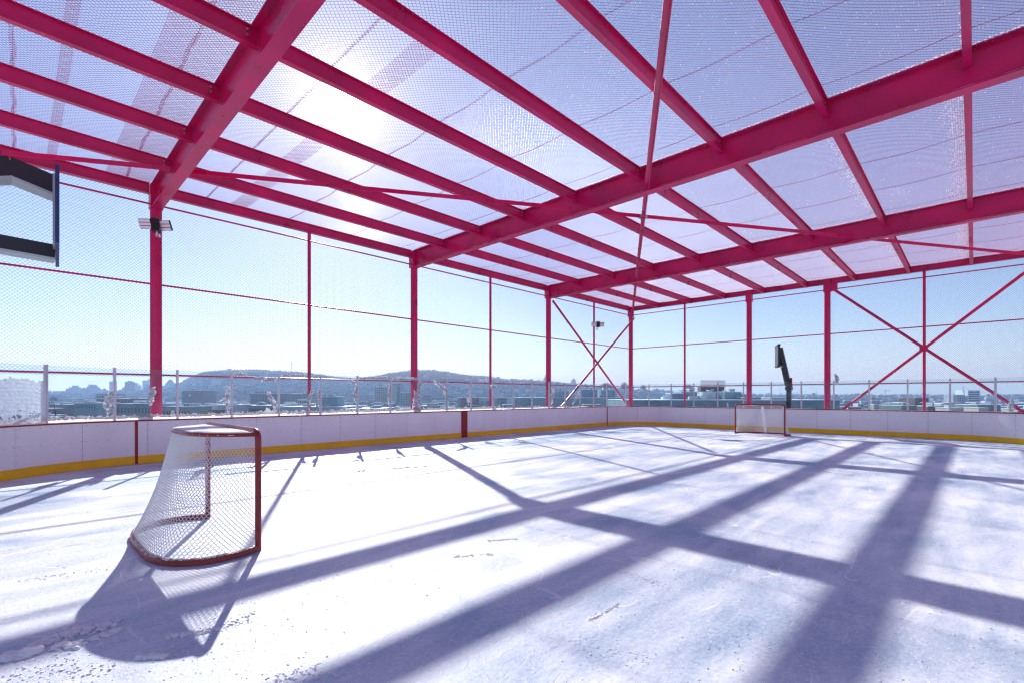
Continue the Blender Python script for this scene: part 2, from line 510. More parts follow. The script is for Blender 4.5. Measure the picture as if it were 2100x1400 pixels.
# ------------------------------------------------------------------ chain link made of real wires
def chain_link(mb, w, h, diag, r, fn, n=3):
    """zigzag wires climbing v (0..h), stacked along u (0..w); fn(u, v, d) -> point"""
    p = diag / 2
    nu = int(round(w / p)); nv = int(round(h / p)); pu = w / nu; pv = h / nv
    for i in range(nu):
        pts = []
        for j in range(nv + 1):
            side = (i + j) % 2 == 0
            u = (i + (1 if side else 0)) * pu
            d = r * 0.9 * (1 if side else -1)
            v = j * pv
            k = 0.16 * pv
            if j > 0: pts.append(fn(u, v - k, d))
            if j < nv: pts.append(fn(u, v + k, -d))
        mb.tube(pts, r, n, 0, False, False, True)

SAG = 0.045
def roof_pt(u, v, d):     # u across (0..SP, along -Y), v along X (0..BAY)
    return (v, -u, ZT + 0.012 + d - SAG * math.sin(math.pi * min(1, max(0, u / SP))) )
rm = MB(); chain_link(rm, SP, BAY, 0.074, 0.0026, roof_pt)
for xs in (1.1, 3.3, 5.3, 7.2):     # the lacing where two rolls meet
    pts = []
    nn = 54
    for i in range(nn + 1):
        u = SP * i / nn
        pts.append(roof_pt(u, xs + (0.035 if i % 2 else -0.035) + 0.012 * math.sin(u * 5 + xs), 0.012 * (1 if i % 2 else -1)))
    rm.tube(pts, 0.0027, 4, 0, False, False, True)
    rm.tube([roof_pt(SP * i / 12, xs, -0.01) for i in range(13)], 0.0022, 4, 0, False, False, True)
net0 = rm.build('roof_netting', M_WIRE, canopy, (-BAY, 0, 0))
for b in range(-1, 3):
    for k in range(0, 11):
        if b == -1 and k == 0: continue
        copy_obj(net0, canopy, (b * BAY, -SP * k, 0))
# doubled strips where the rolls overlap
def band(width):
    bm2 = MB(); chain_link(bm2, SP, width, 0.058, 0.0026, lambda u, v, d: (v, -u, ZT + 0.024 + d - SAG * math.sin(math.pi * u / SP)))
    return bm2
bd = band(0.87).build('overlap_strip', M_FROSTWIRE, canopy, (1.46 - X0, 0, 0))
for k in range(1, 5): copy_obj(bd, canopy, (1.46 - X0, -SP * k, 0))
bd2 = band(0.16).build('overlap_strip', M_FROSTWIRE, canopy, (0.45 - X0, 0, 0))
for k in range(1, 5): copy_obj(bd2, canopy, (0.45 - X0, -SP * k, 0))
bd3 = band(0.42).build('overlap_strip', M_FROSTWIRE, canopy, (4.15 - X0, 0, 0))
for k in range(1, 5): copy_obj(bd3, canopy, (4.15 - X0, -SP * k, 0))

# ------------------------------------------------------------------ fences
def fence(name, label, origin, axis, cols, posts, span, first):
    """axis 'x' or 'y-'; lengths measured from origin"""
    f = thing(name, label, 'fence', origin)
    ax = Vector((1, 0, 0)) if axis == 'x' else Vector((0, -1, 0))
    fm = MB()
    chain_link(fm, span - 0.02, 4.62, 0.078, 0.0031, (lambda u, v, d: (u, d, 2.07 + v)) if axis == 'x' else (lambda u, v, d: (d, -u, 2.07 + v)))
    n0 = None
    for i in range(len(first)):
        p = ax * (first[i] + 0.01)
        n0 = fm.build('netting', M_FWIRE, f, p) if n0 is None else copy_obj(n0, f, p)
    stops = sorted(cols + posts)
    pmb = MB(); pmb.tube([(0, 0, -0.03), (0, 0, 6.69)], 0.052, 14)
    q0 = None
    for s in posts:
        q0 = pmb.build('post', M_STEEL, f, ax * s) if q0 is None else copy_obj(q0, f, ax * s)
    for a, b in zip(stops, stops[1:]):
        ra = 0.13 if a in cols else 0.045; rb = 0.13 if b in cols else 0.045
        for z in (6.44, 4.42, 2.13):
            r = MB(); r.tube([ax * (a + ra) + Vector((0, 0, z)), ax * (b - rb) + Vector((0, 0, z))], 0.024, 8)
            r.build('rail', M_STEEL, f)
    return f
H = BAY / 2
fence('side_fence', 'tall red chain link fence along the sunny left side of the rink', (X0 - BAY, YW, 0), 'x',
      [0, BAY, 2 * BAY, 3 * BAY, 4 * BAY], [H, 3 * H, 5 * H, 7 * H], H, [H * k for k in range(8)])
fence('back_fence', 'tall red chain link fence across the far end behind the small goal', (XC, YW, 0), 'y-',
      [0, 2 * UB, 3 * UB, 5 * UB], [UB, 4 * UB], UB, [UB * k for k in range(6)])

# ------------------------------------------------------------------ dasher boards and glass
boards = thing('rink_boards', 'white rink boards with yellow kick strip and clear glass above', 'boards', (12, 14.1, 0))
BO = Vector((-12, -14.1, 0))
HB = 1.0; HK = 0.19; THK = 0.10; LEDGE = 0.30
def strip(mb, s0, s1, sections, n, mi=0, sm=False):
    """sections: closed list of (offset outward, z) swept from s0 to s1"""
    k = len(sections); vs = []
    for i in range(n + 1):
        p, d, nn = on_path(s0 + (s1 - s0) * i / n)
        for o, z in sections: vs.append(p + nn * o + Vector((0, 0, z)))
    fs = []
    for i in range(n):
        for j in range(k):
            a = i * k + j; b = i * k + (j + 1) % k
            fs.append((a, b, b + k, a + k))
    mb.add(vs, fs, mi, sm)
    mb.add(vs[:k], [tuple(range(k))], mi); mb.add(vs[-k:], [tuple(reversed(range(k)))], mi)
PW = 1.20
s_ref = s_at_x(5.75)
s = s_ref - PW * math.floor((s_ref - 0.02) / PW)
seams = []
while s < CUM[-1] - 0.02: seams.append(s); s += PW
for a, b in zip(seams, seams[1:]):
    curved = (on_path(a)[1] - on_path(b)[1]).length > 1e-3
    n = 8 if curved else 2
    m = MB()
    strip(m, a + 0.003, b - 0.003, [(0, HK + 0.002), (THK, HK + 0.002), (THK, HB), (0, HB)], n, 0)
    strip(m, a - 0.003, a + 0.003, [(0.006, HK + 0.002), (THK - 0.01, HK + 0.002), (THK - 0.01, HB), (0.006, HB)], 1, 1)
    for t in [0.06 + i * 0.186 for i in range(7)]:        # screw heads
        p, d, nn = on_path(a + t * (b - a) / PW + 0.02)
        for z in ((0.60, 0.95) if 0 < t < 1.1 else (0.6, 0.95)):
            m.obox(p + Vector((0, 0, z)), d, nn, (0, 0, 1), 0.006, 0.0015, 0.006, 1)
    for t in (0.03, PW - 0.03):
        p, d, nn = on_path(a + t)
        for z in (0.30, 0.45, 0.62, 0.80, 0.93):
            m.obox(p + Vector((0, 0, z)), d, nn, (0, 0, 1), 0.005, 0.0015, 0.005, 1)
    o = m.build('board_panel', [M_BOARD, M_SEAM], boards, BO)
    k = MB(); strip(k, a + 0.001, b - 0.001, [(-0.012, 0.004), (THK, 0.004), (THK, HK), (-0.012, HK)], n)
    k.build('kick_plate', M_YELLOW, o)
for a, b in zip(seams[::2], seams[2::2] + [seams[-1]]):
    if b - a < 0.1: continue
    m = MB(); strip(m, a, b, [(-0.006, HB + 0.002), (LEDGE, HB + 0.002), (LEDGE, HB + 0.03), (-0.006, HB + 0.03)], 10)
    m.build('cap_rail', M_LINE, boards, BO)
for xl, w in ((1.93, 0.055), (11.94, 0.30), (21.9, 0.055)):
    sc = s_at_x(xl) if xl < 20 else s_at_px(1245)
    m = MB(); strip(m, sc - w / 2, sc + w / 2, [(-0.016, 0.006), (0.002, 0.006), (0.002, HB), (-0.016, HB)], 3)
    tag(m.build('goal_line_stripe' if w < 0.1 else 'centre_line_stripe', M_LINE, boards, BO))
posts_s = [q + PW / 2 for q in seams[:-1]]
ZG = 2.22
for q in posts_s:
    p, d, nn = on_path(q)
    m = MB()
    m.obox(p + nn * 0.075 + Vector((0, 0, (HB + 0.03 + ZG + 0.02) / 2)), d, nn, (0, 0, 1), 0.024, 0.030, (ZG + 0.02 - HB - 0.03) / 2)
    m.obox(p + nn * 0.043 + Vector((0, 0, (HB + 0.03 + ZG) / 2)), d, nn, (0, 0, 1), 0.012, 0.004, (ZG - HB - 0.06) / 2)
    m.build('glass_post', M_ALU, boards, BO)
for a, b in zip(posts_s, posts_s[1:]):
    m = MB(); strip(m, a + 0.026, b - 0.026, [(0.07, HB + 0.032), (0.082, HB + 0.032), (0.082, ZG), (0.07, ZG)], 6)
    m2 = MB()
    k = 6; vs = []
    for i in range(k + 1):
        p, d, nn = on_path(a + 0.026 + (b - a - 0.052) * i / k)
        vs += [p + nn * 0.076 + Vector((0, 0, HB + 0.032)), p + nn * 0.076 + Vector((0, 0, ZG))]
    m2.add(vs, [(2 * i, 2 * i + 2, 2 * i + 3, 2 * i + 1) for i in range(k)])
    o = m2.build('glass_pane', M_GLASS, boards, BO)

# snow along the ledge behind the glass
def snow_ledge(s0, s1, hfun, seed):
    m = MB(); n = int((s1 - s0) / 0.022); prof = 9
    vs = []
    for i in range(n + 1):
        s_ = s0 + (s1 - s0) * i / n
        p, d, nn = on_path(s_)
        h = hfun(s_)
        for j in range(prof + 1):
            t = j / prof
            o = 0.088 + t * 0.205
            env = math.sin(math.pi * min(1, max(0, t * 0.9 + 0.1))) ** 0.6
            z = HB + 0.028 + h * env * (0.75 + 0.8 * abs(noise.noise(Vector((s_ * 5, o * 9, seed)))) + 0.9 * max(0, noise.noise(Vector((s_ * 22, o * 20, seed + 3)))))
            if j == prof: z = HB + 0.026
            vs.append(p + nn * o + Vector((0, 0, z)))
    k = prof + 1
    m.add(vs, [(i * k + j, (i + 1) * k + j, (i + 1) * k + j + 1, i * k + j + 1) for i in range(n) for j in range(prof)], 0, True)
    return m
sL0, sL1 = 0.3, s_at_px(1212)
def hl(s_):
    x = on_path(s_)[0].x
    return 0.075 + 0.085 * max(0, noise.noise(Vector((s_ * 0.9, 1, 1)))) + (0.03 if x < 14 else 0.0) - (0.03 if x > 18 else 0)
tag(snow_ledge(sL0, sL1, hl, 2).build('snow', M_SNOW), kind='stuff')
tag(snow_ledge(sL1, CUM[-1] - 0.3, lambda s_: 0.012 + 0.03 * max(0, noise.noise(Vector((s_ * 0.8, 4, 1)))), 5).build('snow', M_SNOW), kind='stuff')

# ------------------------------------------------------------------ hockey goals
def catmull(pts, n):
    P = [Vector(p) for p in pts]; out = []
    P = [P[0] * 2 - P[1]] + P + [P[-1] * 2 - P[-2]]
    for i in range(1, len(P) - 2):
        a, b, c, d = P[i - 1], P[i], P[i + 1], P[i + 2]
        for k in range(n):
            t = k / n
            out.append(0.5 * ((2 * b) + (c - a) * t + (2 * a - 5 * b + 4 * c - d) * t * t + (3 * b - a - 3 * c + d) * t ** 3))
    out.append(P[-2]); return out
def resample(P, n):
    cum = [0]
    for a, b in zip(P, P[1:]): cum.append(cum[-1] + (b - a).length)
    out = []; j = 0
    for i in range(n + 1):
        s_ = cum[-1] * i / n
        while j < len(P) - 2 and cum[j + 1] < s_: j += 1
        t = (s_ - cum[j]) / max(1e-9, cum[j + 1] - cum[j]); out.append(P[j].lerp(P[j + 1], min(1, t)))
    return out
HW = 0.94
half_b = [(0, HW), (-0.25, HW + 0.085), (-0.52, HW + 0.06), (-0.74, HW - 0.14), (-0.83, HW - 0.42), (-0.85, 0.25), (-0.85, 0)]
half_t = [(0, HW - 0.03), (-0.15, HW - 0.08), (-0.34, HW - 0.25), (-0.47, HW - 0.52), (-0.50, 0.2), (-0.50, 0)]
def full(hf, z): return [(x, -y, z) for x, y in hf] + [(x, y, z) for x, y in reversed(hf[:-1])]
BOT = catmull(full(half_b, 0.045), 10); TOP = catmull(full(half_t, 1.20), 10)
GH = 1.265
def make_goal(label, loc, rz, cell, cord):
    g = thing('hockey_goal', label, 'goal', loc, rz, 'hockey goals')
    for sgn in (-1, 1):
        m = MB(); m.tube([(0, sgn * HW, 0.002), (0, sgn * HW, GH - 0.10)] + [(0, sgn * (HW - 0.10 * (1 - math.cos(a))), GH - 0.10 + 0.07 * math.sin(a)) for a in [math.pi / 2 * k / 6 for k in range(1, 7)]], 0.030, 16)
        m.build('post', M_GOAL, g)
    m = MB(); m.tube([(0, -HW + 0.10, GH - 0.03), (0, HW - 0.10, GH - 0.03)], 0.030, 16); m.build('crossbar', M_GOAL, g)
    m = MB()      # low flat base hoop
    B2 = resample(BOT, 80); vs = []
    for i, p in enumerate(B2):
        t = (B2[min(i + 1, 80)] - B2[max(i - 1, 0)]).normalized(); nn = Vector((t.y, -t.x, 0))
        for a, z in ((-0.03, 0.004), (0.034, 0.004), (0.03, 0.05), (0.012, 0.062), (-0.022, 0.058)): vs.append(Vector((p.x, p.y, 0)) + nn * a + Vector((0, 0, z)))
    m.add(vs, [(i * 5 + j, i * 5 + (j + 1) % 5, (i + 1) * 5 + (j + 1) % 5, (i + 1) * 5 + j) for i in range(80) for j in range(5)])
    m.build('base_frame', M_GOAL, g)
    m = MB(); m.tube(resample(TOP, 60), 0.021, 12); m.build('top_frame', M_GOAL, g)
    # net: diamonds of cord over the ruled surface between the two hoops, pulled inward a little
    NU, NV = cell
    b3 = resample(BOT, NU * 2); t3 = resample(TOP, NU * 2)
    def S(i, v):
        a = b3[i]; c = t3[i]
        p = a.lerp(c, v)
        cx = Vector((-0.25, 0, p.z)); bulge = math.sin(math.pi * v)
        return p + (cx - p) * 0.075 * bulge + Vector((0, 0, -0.015 * math.sin(math.pi * v) + 0.012))
    m = MB()
    for i in range(NU):
        pts = []
        for j in range(NV + 1):
            k = 2 * i + (1 if (i + j) % 2 == 0 else 0) + (1 if True else 0) * 0
            side = (i + j) % 2 == 0
            u = 2 * i + (2 if side else 0)
            u = min(NU * 2, max(0, u))
            e = 0.14 / NV
            if j > 0: pts.append(S(u, j / NV - e))
            if j < NV: pts.append(S(u, j / NV + e))
        m.tube(pts, cord, 5, 0, False, False)
    # lacing round the base, the top and the posts
    for tab, z0, k in ((b3, 0.05, 2), (t3, 1.20, 2)):
        pts = []
        for i in range(len(tab)):
            p = tab[i]; pts.append(Vector((p.x, p.y, p.z + (0.03 if i % 2 else -0.012))))
        m.tube(pts, cord, 4, 0, False, False)
    m.build('net', M_NET, g)
    # flat top net under its snow
    m = MB(); T2 = resample(TOP, 40)
    rows = 9
    for r_ in range(rows):
        t = (r_ + 0.5) / rows
        xs = -0.50 * t
        ys = [p.y for p in T2 if p.x <= xs + 0.02]
        if not ys: continue
        m.tube([(xs, min(ys), 1.20), (xs, 0, 1.185), (xs, max(ys), 1.20)], cord, 4)
    for c_ in range(19):
        y = -0.85 + 1.7 * c_ / 18
        xs = [p.x for p in T2 if abs(p.y - y) < 0.08]
        if xs: m.tube([(-0.02, y, 1.20), (min(xs), y, 1.20)], cord, 4)
    m.build('top_net', M_NET, g)
    return g
g1 = make_goal('near white netted hockey goal with red frame and snow on its top', (1.73, 6.265, 0), 0.0, (134, 46), 0.0032)
# red lacing and padding belong to the near goal as seen from behind
g2 = make_goal('small distant hockey goal seen from its open front near the far boards', (21.2, 6.36, 0), math.pi, (96, 34), 0.0038)
for g in (g2,):
    m = MB(); m.obox((-0.64, 0, 0.60), Vector((-0.38, 0, -1)).normalized(), (0, 1, 0), Vector((-1, 0, 0.38)).normalized(), 0.60, 0.05, 0.02)
    m.build('centre_pad', M_PAD, g)
    m = MB(); n = 30; vs = []
    for i in range(n + 1):
        p = resample(BOT, n)[i]
        zt = 0.10 + 0.34 * math.sin(math.pi * i / n) ** 0.7
        q = Vector((p.x * 0.93, p.y * 0.93, 0)); vs += [q + Vector((0.01, 0, 0.03)), q + Vector((0.10 * zt, 0, zt))]
    m.add(vs, [(2 * i, 2 * i + 1, 2 * i + 3, 2 * i + 2) for i in range(n)], 0, True)
# snow lying on the near goal's roof net
m = MB(); T2 = resample(TOP, 60)
n = len(T2); vs = []
rings = [1.0, 0.98, 0.86, 0.6, 0.3]
cx = Vector((-0.17, 0, 0))
def tops(p, k, z): return Vector((cx.x + (p.x - cx.x) * k, p.y * k, z))
Tin = [p for p in T2 if p.x < -0.05]
Tin = [Vector((-0.06, Tin[0].y, 0))] + Tin + [Vector((-0.06, Tin[-1].y, 0))]
front = [Vector((-0.05, Tin[-1].y * (1 - 2 * i / 14), 0)) for i in range(1, 14)]
loop = Tin + front
N = len(loop)
for k, z in ((1.0, 1.214), (0.99, 1.226), (0.93, 1.234), (0.6, 1.237), (0.25, 1.238)):
    for p in loop: vs.append(tops(p, k, z + 0.008 * noise.noise(Vector((p.x * 9 * k, p.y * 7 * k, k)))))
fs = []
for r_ in range(4):
    for i in range(N): fs.append((r_ * N + i, r_ * N + (i + 1) % N, (r_ + 1) * N + (i + 1) % N, (r_ + 1) * N + i))
fs.append(tuple(4 * N + i for i in range(N))); fs.append(tuple(reversed(range(N))))
m.add(vs, fs, 0, True)
sc_ = m.build('snow', M_PACKED, None, (1.73, 6.265, 0)); tag(sc_, kind='stuff')
# crumbs of snow on the near goal's base frame
m = MB()
for i in range(120):
    t = R.random(); p = resample(BOT, 200)[int(20 + 90 * t)]
    m.ico((p.x + R.uniform(-.02, .02), p.y + R.uniform(-.02, .02), 0.062), R.uniform(0.006, 0.02), 1, 0.3, (1, 1, 0.6))
sc_ = m.build('snow', M_SNOW, None, (1.73, 6.265, 0)); tag(sc_, kind='stuff')

# ------------------------------------------------------------------ basketball hoops
h = thing('basketball_hoop', 'black basketball backboard arm at the near left, seen edge on', 'basketball hoop', (-2.3, 6.3, -0.03), 0, 'basketball hoops')
hx, hy = -2.3, 6.3
def hp(m, name, mt): return m.build(name, mt, h, (-hx, -hy, 0.03))
bdv = ray(117.5).normalized(); bnv = Vector((bdv.y, -bdv.x, 0)); bc = bdv * 6.30
m = MB(); m.obox(bc + Vector((0, 0, 3.27)), bdv, bnv, (0, 0, 1), 0.55, 0.014, 0.34); hp(m, 'backboard', M_BBOARD)
m = MB(); m.obox(bc + Vector((0, 0, 3.27)) - bnv * 0.022, bdv, bnv, (0, 0, 1), 0.42, 0.008, 0.30); hp(m, 'backing_frame', M_FLANGE)
def arm(m, a, b, dep, wid):
    a = Vector(a); b = Vector(b); t = (b - a).normalized(); sd = Vector((0, 1, 0)); up = t.cross(sd) * -1
    if up.z < 0: up = -up
    m.obox((a + b) / 2, t, sd, up, (b - a).length / 2, wid / 2, dep / 2)
m = MB()
arm(m, (-0.06, 6.3, 3.655), (0.246, 6.3, 3.575), 0.18, 0.16); arm(m, (-0.03, 6.3, 3.66), (-0.9, 6.3, 3.32), 0.18, 0.158); arm(m, (-0.86, 6.3, 3.33), (-2.2, 6.3, 2.80), 0.19, 0.156)
hp(m, 'upper_arm', M_BLACK)
m = MB(); arm(m, (-0.04, 6.3, 3.553), (0.246, 6.3, 3.478), 0.02, 0.22); arm(m, (-0.03, 6.3, 3.556), (-0.9, 6.3, 3.216), 0.02, 0.218); hp(m, 'arm_flange', M_FLANGE)  # light grey underside: snow bounce put into the colour
m = MB(); arm(m, (0.246, 6.3, 2.955), (-2.2, 6.3, 3.05), 0.13, 0.12); hp(m, 'lower_arm', M_BLACK)
m = MB(); arm(m, (0.246, 6.3, 2.88), (-2.2, 6.3, 2.975), 0.02, 0.18); hp(m, 'arm_flange', M_FLANGE)
m = MB(); m.box(hx - 0.1, hx + 0.1, 6.2, 6.4, -0.03, 3.1); hp(m, 'pole', M_BLACK)

h2o = at(1618, 22.0); h2 = thing('basketball_hoop', 'black basketball hoop pole leaning left beyond the far boards', 'basketball hoop', (h2o.x, h2o.y, -0.03), 0, 'basketball hoops')
bdir = ray(1594).normalized(); bn_ = Vector((-bdir.y, bdir.x, 0))
Pb = at(1594.5, 22.0, 730); P0 = at(1618, 22.0, 790)
def hp2(m, name, mt): return m.build(name, mt, h2, (-h2o.x, -h2o.y, 0.03))
r7 = math.radians(6); bd_ = Vector((bdir.x * math.cos(r7) - bdir.y * math.sin(r7), bdir.x * math.sin(r7) + bdir.y * math.cos(r7), 0))
bn2 = Vector((-bd_.y, bd_.x, 0))
m = MB(); m.obox(Pb, bd_, bn2, (0, 0, 1), 0.60, 0.045, 0.50)
for zz in (-0.47, 0.47): m.obox(Pb + Vector((0, 0, zz)), bd_, bn2, (0, 0, 1), 0.61, 0.06, 0.03)
hp2(m, 'backboard', M_BLACK)
def bar(m, a, b, w, d, side):
    a = Vector(a); b = Vector(b); t = (b - a).normalized(); sd = Vector(side).normalized(); up = t.cross(sd).normalized()
    m.obox((a + b) / 2, t, sd, up, (b - a).length / 2, w / 2, d / 2)
m = MB(); bar(m, at(1615.5, 22, 790), at(1598.5, 22, 713), 0.16, 0.17, FW); hp2(m, 'upper_arm', M_BLACK)
m = MB(); bar(m, at(1620.0, 22, 788), at(1602.4, 22, 712), 0.20, 0.03, FW); hp2(m, 'arm_flange', M_FLANGE)
m = MB(); bar(m, at(1597, 22, 750), at(1606, 22, 752), 0.10, 0.09, FW); hp2(m, 'lower_arm', M_FLANGE)
m = MB(); m.box(h2o.x - 0.09, h2o.x + 0.09, h2o.y - 0.09, h2o.y + 0.09, -0.03, 2.1); m.box(h2o.x - 0.13, h2o.x + 0.13, h2o.y - 0.13, h2o.y + 0.13, 1.86, 2.02)
hp2(m, 'pole', M_BLACK)
m = MB(); bar(m, at(1621.5, 21.9, 774), at(1622, 21.9, 793), 0.12, 0.07, FW); hp2(m, 'bracket', M_LINE)

# ------------------------------------------------------------------ floodlights
def floodlight(label, loc, rz, tilt):
    f = thing('floodlight', label, 'floodlight', loc, rz, 'floodlights')
    m = MB(); m.box(-0.05, 0.05, -0.02, 0.14, -0.32, -0.22); m.tube([(0, 0.02, -0.27), (0, -0.1, -0.1)], 0.02, 8); m.build('bracket', M_ALU, f)
    m = MB(); m.box(-0.10, 0.12, -0.22, 0.0, -0.17, 0.20)
    for i in range(7): m.box(-0.085 + i * 0.03, -0.078 + i * 0.03, -0.235, 0.01, -0.15, 0.23)
    m.build('driver_box', M_HOUSE, f)
    for sx, yaw in ((-1, 0.25), (1, -0.35)):
        hd = MB(); rot = Matrix.Rotation(yaw * -sx * -1, 3, 'Z') @ Matrix.Rotation(tilt, 3, 'X')
        c = Vector((sx * 0.27, -0.14, 0.02))
        ux, uy, uz = rot @ Vector((1, 0, 0)), rot @ Vector((0, 1, 0)), rot @ Vector((0, 0, 1))
        hd.obox(c, ux, uy, uz, 0.185, 0.03, 0.155)
        ho = hd.build('lamp_head', M_HOUSE, f)
        for k in (-1, 0, 1):
            l = MB(); l.obox(c - uy * 0.033 + uz * k * 0.102, ux, uy, uz, 0.172, 0.006, 0.041); l.build('led_lens', M_LED, ho)
    f.scale = (0.78, 0.78, 0.78)
    return f
floodlight('twin black floodlight clamped to the nearest thick column', (X0, YW - 0.16, 5.85), math.radians(-28), 0.45)
floodlight('twin black floodlight on the slim post inside the corner bracing', (X0 + 2.5 * BAY + 0.1, YW - 0.14, 5.45), math.radians(-35), 0.6)

# ------------------------------------------------------------------ snow stuck to the glass and posts
def clump(label, pts, off=0.05, dens=1.0, name='snow_clump'):
    """pts: (bearing px, height y, radius px) on the glass line; lumps are strewn between them"""
    m = MB(); P = []
    for px, y, r in pts:
        p, d, nn = on_path(s_at_px(px)); q = p + nn * off; z = q.dot(FW)
        P.append((Vector((q.x, q.y, CAMH + (YH - y) / FPX * z)), r * z / FPX, d, nn))
    c0 = sum((q[0] for q in P), Vector()) / len(P)
    for (a, ra, d, nn), (b, rb, _, _) in zip(P, P[1:]):
        L_ = (b - a).length; n = max(3, int(L_ / (0.35 * (ra + rb)) * 8.0 * dens))
        for i in range(n):
            t = (i + R.random()) / n; r = ra + (rb - ra) * t
            k = R.uniform(0.18, 0.52) * r
            p = a.lerp(b, t) + d * R.uniform(-1, 1) * (r - k * 0.6) + nn * R.uniform(-0.012, 0.012) + Vector((0, 0, R.uniform(-.6, .6) * r))
            m.ico(p - c0, k, 2, 0.42, (1 - 0.6 * abs(nn.x), 1 - 0.6 * abs(nn.y), 1))
    o = m.build(name, M_SNOW, None, c0)
    return tag(o, label, 'snow', 'snow clumps stuck on the glass')
clump('broad snow lump stuck left of the second glass post', [(231, 802, 3), (226, 812, 7), (224, 826, 9), (229, 846, 6)])
clump('snow blob on the glass in front of the nearest column', [(317, 795, 4), (312, 806, 6), (308, 822, 5), (309, 829, 3)])
clump('small snow spike at the foot of the third glass post', [(355, 842, 2), (355, 850, 4)])
clump('twisted snow tongue left of the fourth glass post, pointing up', [(470, 793, 3), (467, 806, 4), (464, 822, 6), (470, 836, 4), (473, 846, 4)])
clump('snow spur sticking out left from the twisted tongue', [(453, 822, 2), (460, 821, 4)])
clump('slanted snow slab leaning on the fifth glass post', [(551, 803, 3), (558, 818, 5), (566, 833, 5), (571, 843, 4)])
clump('patchy snow on the glass before the first slim post', [(642, 800, 3), (637, 812, 4), (634, 826, 4), (634, 838, 3)])
clump('thin snow strip up the left edge of the sixth glass post', [(657, 797, 3), (655, 812, 3), (657, 830, 3)])
clump('ragged snow strip beside the seventh glass post', [(733, 793, 3), (730, 806, 4), (731, 822, 3)])
clump('detached snow flake high on the pane left of the seventh post', [(717, 778, 3), (724, 782, 5), (729, 785, 3)])
clump('long thin snow strip left of the eighth glass post', [(801, 788, 3), (799, 806, 3), (801, 832, 3)])
clump('rounded snow patch right of the second thick column', [(852, 802, 3), (854, 816, 6), (851, 832, 5)])
clump('narrow snow strip left of the ninth glass post', [(862, 786, 3), (859, 806, 4), (863, 828, 3)])
clump('long curved snow slab falling across the pane right of the second column', [(892, 782, 3), (903, 789, 5), (914, 797, 5), (917, 815, 3), (919, 836, 3)])
clump('lumpy snow strip left of the tenth glass post', [(964, 800, 2), (961, 808, 4), (963, 826, 3)])
clump('white snow smear high on the third column glass', [(1008, 789, 3), (1012, 794, 4), (1020, 792, 3)])
clump('upright snow slab right of the third thick column', [(1137, 799, 3), (1134, 812, 4), (1133, 827, 3)])
clump('slanting snow bar inside the crossed bracing', [(1190, 802, 3), (1184, 814, 3), (1176, 829, 2)])
clump('tiny snow figure shaped tuft left of the far goal', [(1491, 826, 1.6), (1492, 833, 1.6)])
clump('speckled snow patch right of the last glass post', [(2074, 820, 4), (2071, 832, 6), (2070, 843, 4)])
# slabs lying along the upper glass edge
for lab, x0, x1, y, h_ in (('small snow slab on the glass edge by the fourth post', 481, 507, 766, 3.2), ('large snow slab across the fence rail by the fifth post', 524, 570, 777, 5),
                           ('flat snow slab on the glass edge left of the first slim post', 581, 628, 769, 3), ('snow slab along the glass edge right of the seventh post', 739, 796, 774, 3.4),
                           ('snow slab along the glass edge in front of the second column', 808, 858, 776, 3), ('short snow slab on the glass edge before the second slim post', 988, 1002, 780, 2.4)):
    n = max(3, int((x1 - x0) / 7))
    clump(lab, [(x0 + (x1 - x0) * i / n, y + R.uniform(-1, 1), h_) for i in range(n + 1)], 0.076)
clump('frost blob on the thick column right of the far goal', [(1694, 766, 2), (1698, 776, 4), (1697, 786, 3)], 1.9)
# frost covering the nearest pane
m = MB(); NX, NZ = 60, 70
p_a, p_b = s_at_px(97) - 1.16, s_at_px(97) - 0.03
vs = {}; idx = {}
vl = []; fl = []
for i in range(NX + 1):
    for j in range(NZ + 1):
        p, d, nn = on_path(p_a + (p_b - p_a) * i / NX); z = HB + 0.04 + 1.02 * j / NZ
        vl.append(p + nn * (0.062 - 0.010 * abs(noise.noise(Vector((i * .2, j * .2, 2))))) + Vector((0, 0, z)))
for i in range(NX):
    for j in range(NZ):
        u, v = i / NX, j / NZ
        top = 0.86 + 0.10 * noise.noise(Vector((u * 5, 3, 1))) + 0.05 * noise.noise(Vector((u * 22, 3, 1)))
        if v > top: continue
        hole = noise.noise(Vector((u * 9, v * 9, 7))) * 0.5 + noise.noise(Vector((u * 25, v * 25, 9))) * 0.5
        if 0.02 < v < 0.26 and hole > 0.05 + abs(v - 0.13) * 2.2: continue
        a = i * (NZ + 1) + j
        fl.append((a, a + NZ + 1, a + NZ + 2, a + 1))
m.add(vl, fl, 0, True)
o = m.build('frost_sheet', M_FROST); tag(o, 'sheet of white frost covering the nearest glass pane at far left', 'frost')

# ------------------------------------------------------------------ loose snow on the ice, on the steel and on the wires
def in_rink(x, y): return -0.7 < x < 22.5 and -3.5 < y < 13.6
m = MB()
for i in range(11000):
    px = R.uniform(-30, 2130); z = 1.9 + 12 * R.random() ** 1.9
    p = ray(px) * z
    if not in_rink(p.x, p.y): continue
    if noise.noise(Vector((p.x * 0.7, p.y * 0.7, 3))) + R.uniform(-0.35, 0.35) < 0.0: continue
    r = 0.0020 + 0.0055 * R.random() ** 3
    m.ico((p.x, p.y, r * 0.3), r, 1, 0.35, (1.1, 1.1, 0.55))
def ridge(a, b, n, r0, r1, spread):
    A = Vector(a); B = Vector(b)
    for i in range(n):
        t = R.random(); p = A.lerp(B, t)
        d = R.gauss(0, 1) * spread
        q = Vector((p.x + d * 0.6 + R.gauss(0, spread * .3), p.y + d, 0))
        r = r0 + (r1 - r0) * R.random() ** 2.2 * math.exp(-(d / spread) ** 2 * 0.4)
        r *= 1.15
        m.ico((q.x, q.y, r * 0.3), r, 2 if r > 0.012 else 1, 0.4, (1.3, 1.1, 0.7))
